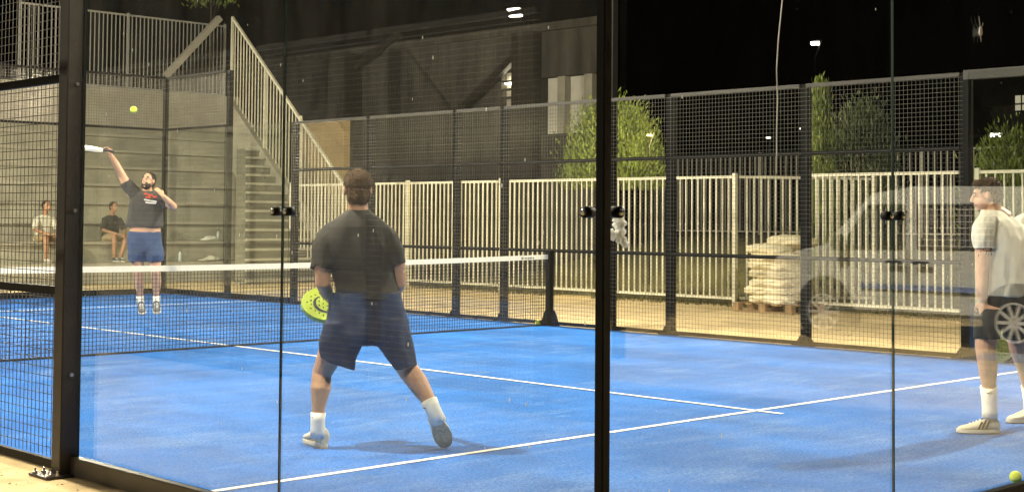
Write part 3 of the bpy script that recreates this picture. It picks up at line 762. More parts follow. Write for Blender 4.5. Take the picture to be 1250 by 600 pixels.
RAGM.node_tree.nodes['Principled BSDF'].inputs['Subsurface Radius'].default_value = (.05, .05, .05)
RAGM.node_tree.nodes['Principled BSDF'].inputs['Subsurface Scale'].default_value = 1.0
c = aty(757, 280, CY0+.075)
for i in range(30):
    a = V((random.gauss(0, .013), random.gauss(0, .010), random.uniform(-.045, .040)))
    rg_.ball(c+a*1.25, random.uniform(.012, .019), n=8, m_=6)
rg_.tube([c+V((0,0,.03)), c+V((-.004, -.02, .085))], [.010, .003], 8)
props(soft('rag', rg_, RAGM, None, .003, 1, .007, 70), 'crumpled white rag hung from the clamp beside corner post', 'rag')
mo = thing('moth', 'small pale moth resting high on the near end glass', 'moth', aty(1197, 38, CY0-.012))
c = aty(1197, 38, CY0-.012); b = MB(); b.rings([(c+V((0, 0, .022-.006*i)), V((w, 0, 0)), V((0, w*.7, 0))) for i, w in enumerate((.003, .009, .011, .010, .012, .013, .011, .008, .003))], 10)
obj('body', b, PALEP, mo, True)
b = MB(); b.tube([c+V((-.004, 0, .02)), c+V((-.02, -.004, .05)), c+V((-.026, -.004, .07))], .0011, 5); b.tube([c+V((.004, 0, .02)), c+V((.014, -.004, .03)), c+V((.017, -.004, .042))], .0011, 5)
b.tube([c+V((-.006, 0, -.01)), c+V((-.016, -.004, -.03))], .0011, 5); b.tube([c+V((0, 0, -.025)), c+V((0, -.003, -.055))], .0011, 5)
obj('legs_and_feelers', b, PALEP, mo)

# ------------------------------------------------------------------ rackets
def racket(name, label, base, d, nrm, M, logo=None, holes=True):
    """base: butt of the handle; d: towards the head; nrm: normal of the hitting face"""
    base, d, nrm = V(base), V(d).normalized(), V(nrm); nrm = (nrm-d*nrm.dot(d)).normalized(); s_ = d.cross(nrm)
    r = thing(name, label, 'racket', base)
    cu = bpy.data.curves.new('c', 'CURVE'); cu.dimensions = '2D'; cu.fill_mode = 'BOTH'; cu.extrude = .017; cu.bevel_depth = .0025; cu.resolution_u = 8
    def poly(pts):
        sp = cu.splines.new('POLY'); sp.points.add(len(pts)-1); sp.use_cyclic_u = True
        for p, q in zip(sp.points, pts): p.co = (*q, 0, 1)
    out = []
    for i in range(56):
        t = 2*math.pi*i/56; x = .122*math.cos(t); y = .145*math.sin(t)
        x *= 1 - .28*max(0, -math.sin(t))**2
        out.append((y+.29, x))
    poly(out)
    if holes:
        for i in range(-4, 5):
            for j in range(-4, 5):
                x = j*.030 + (.015 if i % 2 else 0); y = i*.026
                if (x/.092)**2+(y/.105)**2 < 1: poly([(.30+y+.0078*math.cos(k*math.pi/4), x+.0078*math.sin(k*math.pi/4)) for k in range(8)])
    # throat opening
    poly([(.185, 0), (.168, -.018), (.150, 0), (.168, .018)])
    t_ = bpy.data.objects.new('t', cu); me = evaluate(t_); bpy.data.objects.remove(t_)
    T = Matrix((d, s_, nrm)).transposed()
    for v in me.vertices: v.co = base + T @ v.co
    me.materials.clear(); me.materials.append(M); put('head', me, r)
    b = MB(); b.rings([(base+d*.00, s_*.017, nrm*.015), (base+d*.02, s_*.016, nrm*.014), (base+d*.11, s_*.016, nrm*.014), (base+d*.15, s_*.02, nrm*.014)], 14); obj('handle', b, DKGREY, r, True)
    if logo:
        b = MB()
        for sgn in (-1, 1):
            pts = []
            for i in range(13):
                t = -2.2+3.2*i/12; pts.append((.285+.072*math.cos(t), .062*math.sin(t), .0095*math.sin(math.pi*i/12)+.0015))
            for (x0, y0, w0), (x1, y1, w1) in zip(pts[:-1], pts[1:]):
                a0 = base+d*x0+s_*y0+nrm*sgn*.0207; a1 = base+d*x1+s_*y1+nrm*sgn*.0207
                n0 = (a1-a0).cross(nrm).normalized()
                b.add([a0-n0*w0, a0+n0*w0, a1+n0*w1, a1-n0*w1], [(0, 1, 2, 3)])
        obj('emblem', b, DKGREY, r, fix=False)
    return r

# ------------------------------------------------------------------ people
def hand(b, wrist, d, palm_n, s_=1., curl=.5, side=1):
    """palm with four unequal bent fingers and a thumb; d: towards the fingertips, palm_n: way the palm faces"""
    d = V(d).normalized(); pn = V(palm_n); pn = (pn-d*pn.dot(d)).normalized(); w = d.cross(pn)*side
    k = V(wrist)
    b.rings([(k-d*.01*s_, w*.026*s_, pn*.02*s_), (k+d*.03*s_, w*.037*s_, pn*.016*s_), (k+d*.07*s_, w*.041*s_, pn*.015*s_), (k+d*.092*s_, w*.038*s_, pn*.012*s_)], 14)
    for i, L in enumerate((.070, .080, .074, .058)):
        p = k + d*.085*s_ + w*(.030-.020*i)*s_; dd = d.copy(); pts = [k+d*.05*s_+w*(.026-.017*i)*s_, p]
        for j in range(3):
            a = curl*(.5+.35*j); dd = (dd*math.cos(a)+pn*math.sin(a)).normalized(); p = p+dd*L*s_*(.42, .32, .26)[j]; pts.append(p)
        b.tube(pts, [.0085*s_, .0088*s_, .0082*s_, .0076*s_, .006*s_], 8)
    p = k+d*.025*s_+w*.03*s_; q = p+(d*.6+w*.75+pn*.25).normalized()*.045*s_; e = q+(d*.9+w*.1+pn*.5*curl).normalized()*.035*s_
    b.tube([k+d*.015*s_+w*.015*s_, p, q, e], [.013*s_, .0125*s_, .010*s_, .0075*s_], 8)
def head(b, c, f, u, s_=1.):
    """skull, jaw, nose, brow, lips, ears; c = head centre, f = way it faces, u = up"""
    f = V(f).normalized(); u = V(u); u = (u-f*u.dot(f)).normalized(); w = f.cross(u)
    b.ball(c+u*.022*s_-f*.008*s_, w*.076*s_, f*.096*s_, u*.092*s_, 20, 14)
    b.ball(c-u*.040*s_+f*.026*s_, w*.058*s_, f*.066*s_, u*.072*s_, 16, 12)
    b.ball(c-u*.092*s_+f*.066*s_, w*.026*s_, f*.022*s_, u*.020*s_, 10, 8)
    b.tube([c+u*.012*s_+f*.088*s_, c-u*.018*s_+f*.106*s_, c-u*.030*s_+f*.113*s_, c-u*.038*s_+f*.095*s_], [.009*s_, .011*s_, .0125*s_, .012*s_], 8)
    b.ball(c+u*.026*s_+f*.080*s_, w*.050*s_, f*.014*s_, u*.010*s_, 12, 8)
    b.ball(c-u*.062*s_+f*.089*s_, w*.024*s_, f*.009*s_, u*.0055*s_, 10, 6); b.ball(c-u*.071*s_+f*.087*s_, w*.021*s_, f*.009*s_, u*.006*s_, 10, 6)
    for q in (-1, 1): b.ball(c+w*q*.077*s_-f*.006*s_-u*.006*s_, w*.010*s_, f*.020*s_, u*.032*s_, 10, 8)
    return f, u, w
def eyes(c, f, u, s_, par, dark=HAIRD):
    f = V(f).normalized(); u = V(u); u = (u-f*u.dot(f)).normalized(); w = f.cross(u)
    for q in (-1, 1):
        b = MB(); e = c+w*q*.032*s_+u*.006*s_+f*.0845*s_; b.ball(e, w*.0135*s_, f*.006*s_, u*.0065*s_, 12, 8); o = obj('eye', b, PALEP, par, True)
        b = MB(); b.ball(e+f*.0035*s_, .0062*s_, n=8, m_=6); obj('iris', b, dark, o, True)
        b = MB(); b.tube([e+u*.019*s_-w*.017*s_+f*.004*s_, e+u*.023*s_+f*.008*s_, e+u*.019*s_+w*.017*s_+f*.003*s_], [.003*s_, .0048*s_, .003*s_], 6); obj('eyebrow', b, dark, par, True)
def hair(name, c, f, u, s_, M, par, back=.016, rise=.026, long_=.0, front=.0):
    f = V(f).normalized(); u = V(u); u = (u-f*u.dot(f)).normalized(); w = f.cross(u)
    b = MB(); b.ball(c+u*(.022+rise*.6)*s_-f*(.008+back)*s_, w*.082*s_, f*.094*s_, u*(.082)*s_, 24, 16)
    b.ball(c-u*(.01+long_)*s_-f*.050*s_, w*.070*s_, f*.055*s_, u*.070*s_, 20, 12)
    if front: b.ball(c+u*.078*s_+f*.045*s_, w*.066*s_, f*.050*s_, u*.032*s_, 16, 10)
    o = soft(name, b, M, par, .005, 2, .006, 45)
    rn = random.Random(3); vs_ = [(v.co.copy(), v.normal.copy()) for v in o.data.vertices]; q = MB()   # short loose strands over the scalp
    for i in range(5200):
        p, nv = rn.choice(vs_); d = (nv*rn.uniform(.5, 1.1) - u*rn.uniform(.1, .7) + V((rn.uniform(-.4, .4), rn.uniform(-.4, .4), rn.uniform(-.4, .4)))).normalized()
        sd = d.cross(nv+V((.01, .02, 0))).normalized()*.0016; L = rn.uniform(.006, .017)*s_; q.add([p-sd-nv*.002, p+sd-nv*.002, p+d*L], [(0, 1, 2)])
    me = q.mesh('strands', M); bm = bmesh.new(); bm.from_mesh(o.data); bm.from_mesh(me); bm.to_mesh(o.data); bm.free(); bpy.data.meshes.remove(me)
    return o
def shoe(par, heel, toe, upv, M, w=.049, stripes=False, outs=True, h=.085):
    heel, toe = V(heel), V(toe); L = toe-heel; ln_ = L.length; d = L.normalized(); u = V(upv); u = (u-d*u.dot(d)).normalized(); s_ = d.cross(u)
    b = MB(); R = []
    for t, ww, hh in ((.0, .55, .72), (.05, .72, .98), (.16, .76, 1.06), (.30, .80, 1.02), (.42, .88, .86), (.58, 1.0, .66), (.75, 1.02, .50), (.90, .84, .38), (.98, .5, .26)):
        R.append((heel+d*ln_*t+u*(.018+h*hh/2), s_*w*ww, u*h*hh/2))
    b.rings(R, 20); sh = soft('shoe', b, M, par, .006, 2)
    def foot(k, z0, z1):
        pts = []
        for i in range(32):
            t = 2*math.pi*i/32; x = .5-.515*math.cos(t); ww = w*(.86+.22*math.sin(min(1, max(0, x))*3.0-.9))*k; pts.append(heel+d*ln_*x*(1)+s_*math.sin(t)*abs(math.sin(t))**(-.35 if abs(math.sin(t)) > .01 else 0)*ww+u*z0)
        return pts, u*(z1-z0)
    b = MB(); b.prism(*foot(1.05, .006, .030)); so = obj('sole', b, SOLEW, sh, bevel=.003)
    b = MB(); b.prism(*foot(.97, -.002, .007)); obj('outsole', b, OUTS if outs else SHOED, sh)
    if outs:                          # pale cut-outs in the tread
        b = MB()
        for t0, t1, q in ((.16, .40, .35), (.44, .62, -.3), (.62, .8, .3)):
            b.tube([heel+d*ln_*t0+s_*w*q-u*.002, heel+d*ln_*(t0+t1)/2-s_*w*q*.4-u*.003, heel+d*ln_*t1+s_*w*q*.6-u*.002], [.003, .006, .003], 6)
        obj('tread_groove', b, SOLEW, so)
    if stripes:
        b = MB()
        for sd in (-1, 1):
            for t in (.36, .45, .54):
                q0 = heel+d*ln_*t+s_*sd*w*.97+u*.036; q1 = heel+d*ln_*(t-.10)+s_*sd*w*.80+u*(.095 if t < .5 else .082)
                b.bar(q0, q1, .004, .012, s_)
        obj('stripe', b, DKGREY, sh)
    b = MB()                          # laces
    for i in range(4):
        c = heel+d*ln_*(.46+.08*i)+u*(.018+h*(.86-.10*i)); b.tube([c-s_*w*.5-u*.008, c+u*.004, c+s_*w*.5-u*.008], .004, 6)
    obj('laces', b, WHITEC, sh)
    return sh
class Person:
    def __init__(s, label, D, px, gy): 
        s.D = D; s.s = FPX/D; g = atd(px, gy, D); s.root = thing('person', label, 'person', (g.x, g.y, 0)); s.body = MB()
    def K(s, px, py, dd=0.): return atd(px, py, s.D+dd)
    def limb(s, b, pts, n=14, grow=0.):   # (px, py, dd, radius in px)
        b.tube([s.K(p[0], p[1], p[2]) for p in pts], [p[3]/s.s+grow for p in pts], n)
    def tor(s, b, rs, A=None, B=None, sq=.85):    # (px, py, dd, half-width px or m, half-depth m)
        A = A or RH; B = B or FH
        b.rings([(s.K(r[0], r[1], r[2]), A*r[3], B*r[4]) for r in rs], 28, True, sq)

# --- player with his back to us
P = Person('player seen from behind in black tee and navy shorts holding a neon racket', 8.8, 440, 548); q = 1/P.s
b = P.body; hc = P.K(436.5, 231.5, .02); head(b, hc, FH*.97-RH*.2, UZ, 1.04)
P.limb(b, [(436.5, 238, 0, 12.5), (437, 252, -.01, 12), (437.5, 262, -.0, 13), (438, 272, -.0, 20)])
P.tor(b, [(438, 268, 0, .10, .06), (438, 282, 0, .18, .09), (443, 320, 0, .16, .10), (448, 360, 0, .155, .10), (447, 395, 0, .18, .11)])
lw = P.K(405, 366, .20); rw = P.K(472, 366, .33)
P.limb(b, [(408, 286, .02, 9), (399, 300, 0, 10), (394, 322, -.03, 10.5), (394, 345, -.03, 9.2), (399, 357, .08, 8.5), (405, 366, .20, 6)])
P.limb(b, [(468, 286, .02, 9), (478, 300, 0, 10), (485, 320, 0, 10), (487, 345, .02, 9), (482, 357, .16, 8), (472, 366, .33, 5.5)])
LEGL = [(424, 398, 0, 24), (403, 432, .04, 16), (393, 456, .05, 12.2), (391.5, 474, .02, 12.6), (389, 494, .01, 8.8), (388, 512, .0, 7), (388, 532, 0, 7.5)]
LEGR = [(471, 398, 0, 24), (489, 432, .02, 16.5), (499, 452, .02, 13.2), (512, 470, -.06, 12.4), (522, 486, -.11, 9.3), (529, 500, -.14, 7.2), (535, 514, -.12, 7.5)]
P.limb(b, LEGL); P.limb(b, LEGR)
rd = (-RH*.90 + FH*.28 + UZ*.10).normalized()
hand(b, lw, (FH*.5+RH*.55-UZ*.35), -UZ*.6+RH*.3, .95, 1.0)
hand(b, rw, (-RH*.6+FH*.6), -UZ, .95, .8, -1)
soft('body', b, SKIN, P.root, .006, 3)
hair('hair', hc, FH*.97-RH*.2, UZ, 1.04, HAIRR, P.root, .012, .034, .024)
c = MB()
P.tor(c, [(437, 254.5, .0, .068, .065), (437.5, 259.5, 0, .098, .078), (438, 267, 0, .152, .092), (438.5, 277, 0, .206, .108), (439, 292, 0, .228, .122), (441, 312, 0, .216, .128), (445, 335, 0, .200, .126), (448, 352, 0, .198, .13), (449, 365, 0, .205, .135)])
P.limb(c, [(425, 280, 0, 13), (412, 283, 0, 15.5), (402, 293, 0, 16.5), (396.5, 308, -.01, 16.4), (393.5, 329, -.03, 15.6)])
P.limb(c, [(450, 280, 0, 13), (464, 283, 0, 15), (474, 292, 0, 15.5), (480.5, 306, 0, 15), (483.5, 323, .0, 13)])
sh = soft('tshirt', c, SHIRTK, P.root, .008, 4, .016, 6.5, 2)
c = MB()
P.tor(c, [(446, 356, 0, .215, .128), (447, 372, 0, .236, .14), (448, 390, 0, .256, .15), (448, 408, 0, .25, .15), (449, 420, 0, .20, .12)])
c.rings([(P.K(424, 392), RH*.15, FH*.14), (P.K(417, 415, .02), RH*.142, FH*.135), (P.K(412, 432, .03), RH*.118-UZ*.02, FH*.125), (P.K(411.5, 443, .03), RH*.112-UZ*.043, FH*.12)], 24)
c.rings([(P.K(474, 388), RH*.12, FH*.14), (P.K(480, 415, .0), RH*.122, FH*.135), (P.K(488.5, 433, .0), RH*.097+UZ*.01, FH*.125), (P.K(495.5, 448, .0), RH*.072+UZ*.012, FH*.115)], 24)
soft('shorts', c, NAVY, P.root, .008, 3, .010, 8, 9)
for L, a in ((LEGL, 1), (LEGR, 2)):
    c = MB()
    if a == 1: P.limb(c, [(388.6, 503, .005, 9.2), (388, 512, 0, 8.8), (388, 524, 0, 9), (388, 533, 0, 9.5)])
    else: P.limb(c, [(523.5, 488.5, -.115, 10.5), (527, 496, -.13, 9.6), (531, 505, -.135, 9.4), (536, 514, -.12, 9.5)])
    so = obj('sock', c, WHITEC, P.root, True)
    c = MB(); c0 = P.K(380.6, 508, -.03) if a == 1 else P.K(516.5, 497, -.16)
    c.tube([c0, c0+RH*.008-UZ*.006, c0+RH*.026+UZ*.006], [.002, .0045, .001], 6); obj('sock_mark', c, DKGREY, so)
hl = P.K(395, 548); hl.z = .002; tl = atz(374, 538.5); tl.z = .002
dv = (tl-hl).normalized(); shoe(P.root, hl-dv*.02, hl+dv*.27, UZ, SHOEW, .052, h=.105)
te = P.K(546, 549, .02); te.z = .012; he = P.K(531, 509, -.17)
shoe(P.root, te+(he-te).normalized()*.285, te, -(RH*.25-FH*.55-UZ*.4)*1.0, SHOEW, .054, h=.10)
hb = P.K(428, 375.5, .245); hcn = P.K(396, 372.5, .20)
dr = (hcn-hb); fit_n = (-FH*.72 + UZ*.60 + RH*.22)
racket('padel_racket', 'neon yellow racket with dark curved emblem held by player seen from behind', hcn-dr.normalized()*.29, dr, fit_n, NEON, True)

# --- player on the right, side on
P = Person('player at right edge in cream tee and black shorts leaning forward', 9.62, 1212, 524); b = P.body
hc = P.K(1205.5, 237.5, 0); fd = (-RH*.93+FH*.35-UZ*.10); uu = UZ*.97-RH*.15; head(b, hc, fd, uu, .97)
X, Y = V((1,0,0)), V((0,1,0))
P.limb(b, [(1208, 245, 0, 10.5), (1212, 256, .01, 11), (1220, 268, .02, 17)])
P.tor(b, [(1219, 266, 0, .10, .07), (1224, 280, 0, .17, .09), (1228, 320, 0, .15, .10), (1230, 350, 0, .15, .10), (1229, 378, 0, .17, .11)], X, Y)
lw = P.K(1199.5, 366, -.13); rw = P.K(1246, 369, .28)
P.limb(b, [(1203, 273, -.12, 12), (1200, 295, -.14, 10), (1200, 318, -.14, 8.8), (1199.5, 335, -.14, 8), (1199, 350, -.14, 7.4), (1199.5, 367, -.13, 5.2)])
P.limb(b, [(1250, 272, .13, 12), (1258, 303, .16, 9.5), (1262, 328, .2, 8.5), (1254, 350, .25, 7.5), (1246, 369, .28, 5.2)])
LEGL = [(1213, 376, -.07, 20), (1205, 405, -.09, 14), (1203, 425, -.09, 12), (1206, 448, -.05, 11.6), (1207, 470, -.02, 8.6), (1207.5, 490, 0, 6.8), (1208, 508, 0, 7.2)]
LEGR = [(1240, 376, .08, 20), (1242, 405, .12, 14), (1244, 425, .16, 12), (1252, 448, .26, 11.2), (1256, 470, .32, 8.4), (1258, 488, .35, 6.6), (1258, 500, .35, 7)]
P.limb(b, LEGL); P.limb(b, LEGR)
hand(b, lw, -UZ+RH*.12, RH*.5+FH*.7, .92, .35, -1)
hand(b, rw, -UZ*.8-RH*.5, -RH*.5-FH*.5, .92, 1.1, 1)
soft('body', b, SKIN, P.root, .006, 3)
eyes(hc, fd, uu, .97, P.root)
hair('hair', hc, fd, uu, .97, HAIRB, P.root, .006, .030, -.01, .3)
c = MB()
P.tor(c, [(1211, 256, .0, .07, .07), (1215, 261, 0, .11, .085), (1220, 267, 0, .16, .10), (1224, 276, 0, .20, .12), (1227, 292, 0, .205, .14), (1229, 315, 0, .19, .14), (1230, 338, 0, .19, .14), (1230, 352, 0, .196, .145), (1229.5, 361, 0, .198, .147)], X, Y)
P.limb(c, [(1208, 268, -.09, 15), (1202, 280, -.13, 15), (1200.5, 291, -.14, 14), (1201, 303, -.14, 13)])
P.limb(c, [(1246, 268, .10, 15), (1253, 282, .14, 14), (1257, 302, .16, 12.5)])
soft('tshirt', c, SHIRTW, P.root, .008, 4, .013, 7.5, 4)
c = MB()
P.tor(c, [(1229, 350, 0, .17, .125), (1229, 368, 0, .192, .145), (1228, 388, 0, .195, .15), (1228, 396, 0, .16, .13)], X, Y)
c.rings([(P.K(1213, 375, -.07), RH*.115, FH*.12), (P.K(1207, 395, -.09), RH*.098, FH*.115), (P.K(1205, 413, -.09), RH*.086, FH*.11)], 24)
c.rings([(P.K(1240, 375, .08), RH*.115, FH*.12), (P.K(1241, 395, .11), RH*.10, FH*.115), (P.K(1243, 414, .13), RH*.09, FH*.11)], 24)
soft('shorts', c, BLACKC, P.root, .008, 3, .010, 8, 5)
for L, o_ in ((LEGL, 0), (LEGR, 1)):
    c = MB()
    P.limb(c, [(1206.6, 471, -.02, 10.2), (1207.5, 488, 0, 9), (1208, 500, 0, 9), (1208, 509, 0, 9.4)] if not o_ else [(1256, 470, .32, 10), (1258, 488, .35, 8.8), (1258, 500, .35, 9)])
    so = obj('sock', c, WHITEC, P.root, True)
    if not o_:
        c = MB(); c0 = P.K(1204, 478.5, -.075); c.tube([c0, c0+RH*.012-UZ*.008, c0+RH*.04+UZ*.010], [.002, .005, .001], 6); obj('sock_mark', c, DKGREY, so)
hl = P.K(1220, 524); hl.z = .0; tl = P.K(1170, 524, .02); tl.z = .0; shoe(P.root, hl, hl+(tl-hl).normalized()*.28, UZ, SHOEW, .05, True, False)
g1 = atz(1270, 514); g2 = atz(1226, 516); shoe(P.root, g1, g1+(g2-g1).normalized()*.28, UZ, SHOEW, .05, True, False)
# tattoo band on the near upper arm
c = MB(); 
for i in range(9):
    a = -1.3+i*.33; rr = .0505; cc = P.K(1200, 306+4*math.sin(i*1.7), -.14); o_ = cc + (-FH*math.cos(a)+RH*math.sin(a))*rr
    c.tube([o_-UZ*.015, o_+UZ*.004+RH*.006, o_+UZ*.018], [.002, .0045, .001], 6)
obj('tattoo', c, DKGREY, P.root)
hb = P.K(1247, 372, .27); hcn = P.K(1230, 412, .33); racket('padel_racket', 'yellow green racket hanging behind the legs of cream shirted player', hb, hcn-hb, -FH*.8+RH*.5, NEON, False)

# --- smashing player beyond the net
P = Person('bearded player jumping to smash in dark tee and blue shorts', 18.6, 178, 400); b = P.body
hc = P.K(181, 221, 0); fd = (-FH*.85-RH*.22+UZ*.30); head(b, hc, fd, UZ, 1.0)
P.limb(b, [(180.5, 226, .02, 5.5), (179.5, 235, .03, 6), (179, 240, .03, 9)])
P.tor(b, [(178.5, 238, 0, .14, .09), (178, 250, 0, .19, .11), (177.5, 270, 0, .20, .125), (177, 283, 0, .20, .125), (177, 300, 0, .19, .12)])
rw = P.K(135.5, 190, -.05); lw = P.K(199, 239, -.30)
P.limb(b, [(163, 238, 0, 7), (153, 222, -.02, 5.6), (146.5, 209, -.04, 4.6), (141, 199, -.05, 4.2), (135.5, 190, -.05, 2.9)])
P.limb(b, [(194, 241, 0, 7), (203, 247, -.06, 5.4), (212, 252, -.13, 4.5), (206, 246, -.24, 4), (199, 239, -.30, 2.8)])
LEGL = [(168, 302, 0, 11), (168, 318, -.02, 8), (169, 331, -.04, 5.8), (170, 344, .0, 5.8), (171, 358, .04, 3.8), (171.5, 366, .05, 3.3), (172, 373, .05, 3.6)]
LEGR = [(187, 302, 0, 11), (189, 318, -.02, 8), (190, 331, -.04, 5.8), (191, 344, .02, 5.8), (191, 358, .06, 3.8), (191, 366, .07, 3.3), (191, 372, .07, 3.6)]
P.limb(b, LEGL); P.limb(b, LEGR)
hand(b, rw, (UZ*.8-RH*.5), -FH*.6-RH*.3, 1., 1.1, 1)
hand(b, lw, (UZ*.7-RH*.6), -RH*.6-UZ*.3+FH*.5, 1., .4, -1)
soft('body', b, SKIN, P.root, .007, 3)
eyes(hc, fd, UZ, 1., P.root)
hair('hair', hc, fd, UZ, 1., HAIRD, P.root, .012, .03)
f_ = V(fd).normalized(); u_ = (UZ-f_*UZ.dot(f_)).normalized(); w_ = f_.cross(u_)
c = MB(); c.ball(hc-u_*.070+f_*.032, w_*.064, f_*.064, u_*.052, 16, 10); c.ball(hc-u_*.052+f_*.088, w_*.030, f_*.010, u_*.007, 10, 6); soft('beard', c, HAIRD, P.root, .006, 2, .005, 50)
c = MB()
P.tor(c, [(180, 233, .02, .075, .07), (179.5, 235.5, .01, .13, .09), (179, 239, 0, .20, .115), (178.5, 248, 0, .23, .135), (178, 262, 0, .235, .145), (177, 272, 0, .24, .15), (176.5, 277, 0, .246, .153)])
P.limb(c, [(166, 239, 0, 9), (159, 230, -.01, 8.4), (153, 221, -.02, 7.4)])
P.limb(c, [(191, 241, 0, 9), (199, 245, -.04, 8), (205, 249, -.08, 7.2)])
ts = soft('tshirt', c, SHIRTG, P.root, .010, 3, .014, 7, 8)
def chest(px, py): return P.K(px, py, -.165)
c = MB()
for (x0, x1, y) in ((176, 180, 236.5), (181, 186, 238), (187, 191, 240), (178, 184, 240.5)): c.obx(chest((x0+x1)/2, y), RH*(x1-x0)*.5/P.s, UZ*.011, FH*.012)
obj('red_print', c, REDP, ts)
c = MB()
for (x0, x1, y) in ((176, 183, 244), (184, 191, 245.5), (178, 190, 247.5)): c.obx(chest((x0+x1)/2, y), RH*(x1-x0)*.5/P.s-UZ*.006, UZ*.009, FH*.012)
obj('pale_print', c, PALEP, ts)
c = MB()
P.tor(c, [(177, 282.5, 0, .215, .135), (177, 292, 0, .232, .15), (177.5, 303, 0, .235, .155), (178, 308, 0, .2, .14)])
c.rings([(P.K(168, 300), RH*.125, FH*.145), (P.K(167.5, 310, -.02), RH*.122, FH*.14), (P.K(167.5, 318.5, -.02), RH*.118, FH*.135)], 20)
c.rings([(P.K(188, 300), RH*.125, FH*.145), (P.K(189, 310, -.02), RH*.122, FH*.14), (P.K(189, 318.5, -.02), RH*.118, FH*.135)], 20)
soft('shorts', c, BLUEC, P.root, .010, 3, .012, 7, 3)
for A_ in ([(171, 361, .045, 4.4), (172, 372, .05, 4.4)], [(191, 361, .065, 4.4), (191, 371, .07, 4.4)]):
    c = MB(); P.limb(c, A_); obj('sock', c, WHITEC, P.root, True)
for hp, tp_ in (((172, 373.5, .10), (174.5, 384, -.13)), ((191, 372.5, .12), (192, 383.5, -.11))):
    shoe(P.root, P.K(*hp), P.K(*tp_), UZ+FH*.0-FH*.5, SHOED, .05, False, False)
hb = P.K(136.5, 184.5, -.07); hcn = P.K(118, 182.5, -.06); dr = hcn-hb
racket('padel_racket', 'pale racket swung overhead by the smashing player, seen edge on', hb-dr.normalized()*.03, dr-FH*.12, UZ*.96-FH*.22, GREYR, False)

# --- two spectators seated on the stand
def spectator(px, label, shirt, pants, seat, skin=SKIN2, lean=.1, cross=False):
    y = SY0+DEEP+.2; g = aty(px, 300, y); D = (g-CAM).dot(fw); s_ = D/FPX
    r = thing('person', label, 'person', (g.x, y, seat)); b = MB(); B = V((g.x, y, seat)); f = V((0, -1, 0)); w = V((1, 0, 0))
    sh = B+V((0, -lean*.6, .52))
    hc = sh+V((0, -.06-lean*.3, .24)); head(b, hc, f*.95+w*.15, UZ, 1.0); b.tube([hc-UZ*.03, sh+UZ*.04], [.052, .06], 12)
    b.rings([(B+UZ*.08, w*.17, f*.11), (B+UZ*.3+f*lean*.3, w*.16, f*.11), (sh-UZ*.05, w*.18, f*.09), (sh+UZ*.03, w*.10, f*.06)], 20)
    zf = seat-.44 if seat > .3 else 0
    for sd in (-1, 1):
        kn = B+V((sd*.15, -.46, .10)); an = B+V((sd*.12 - (sd*.16 if cross and sd > 0 else 0), -.44-.10*(sd > 0), zf-seat+.09))
        b.tube([B+V((sd*.09, 0, .08)), kn, kn+(an-kn)*.35, an], [.088, .06, .058, .038], 12)
        el = sh+V((sd*.25, -.12, -.27)); ha = kn+V((-sd*.06, -.0, .07))
        b.tube([sh+V((sd*.17, 0, -.03)), el, ha], [.055, .043, .028], 12); hand(b, ha, f*.7-w*sd*.5-UZ*.3, -UZ, .95, .5, sd)
        if True:
            q = an-UZ*.085; shoe(r, q-f*.06, q+f*.21, UZ, SHOED if shirt is not SHIRTW else SHOEW, .048, False, False)
    soft('body', b, skin, r, .009, 3)
    hair('hair', hc, f*.95+w*.15, UZ, 1.0, HAIRD, r, .012, .02); eyes(hc, f*.95+w*.15, UZ, 1., r)
    c = MB(); c.rings([(B+UZ*.03, w*.20, f*.14), (B+UZ*.28+f*lean*.3, w*.20, f*.14), (sh-UZ*.06, w*.22, f*.12), (sh+UZ*.02, w*.16, f*.09), (sh+UZ*.06, w*.075, f*.07)], 24)
    for sd in (-1, 1): c.tube([sh+V((sd*.15, 0, -.03)), sh+V((sd*.215, -.07, -.16)), sh+V((sd*.245, -.11, -.25))], [.085, .075, .068], 14)
    soft('tshirt', c, shirt, r, .010, 3, .010, 8)
    c = MB(); c.rings([(B+UZ*.0, w*.19, f*.13), (B+UZ*.13, w*.19, f*.13)], 20)
    for sd in (-1, 1): c.tube([B+V((sd*.09, 0, .08)), B+V((sd*.145, -.40, .105))], [.11, .082], 14)
    soft('shorts', c, pants, r, .010, 3)
spectator(134, 'spectator in black tee and khaki shorts sitting on the stand', SHIRTK, KHAKI, .86, cross=True)
spectator(52, 'spectator in white tee sitting on the stand behind left mesh', SHIRTW, KHAKI, .86)

# ------------------------------------------------------------------ belongings on the stand
def onstand(px, tier, dy=.2):
    y = SY0+tier*DEEP+dy; p = aty(px, 300, y); return V((p.x, y, .42+tier*RISE+.0045))
def bottle(px, tier, label):
    p = onstand(px, tier); r = thing('water_bottle', label, 'bottle', p, 0, 'bottles on the stand')
    b = MB(); b.rings([(V((0, 0, z)), V((w, 0, 0)), V((0, w, 0))) for z, w in ((0, .034), (.01, .038), (.08, .036), (.15, .038), (.19, .03), (.215, .014), (.23, .013))], 14); obj('bottle_body', b, PLAST, r, True, world=False)
    b = MB(); b.rings([(V((0, 0, z)), V((w, 0, 0)), V((0, w, 0))) for z, w in ((.231, .016), (.255, .016))], 12); obj('cap', b, BLUEW, r, world=False)
bottle(266, 1, 'water bottle right of the white towel on the upper tier')
bottle(220, 0, 'water bottle left on the lower tier, near the folded cloth')
bottle(318, 0, 'water bottle right of the black backpack')
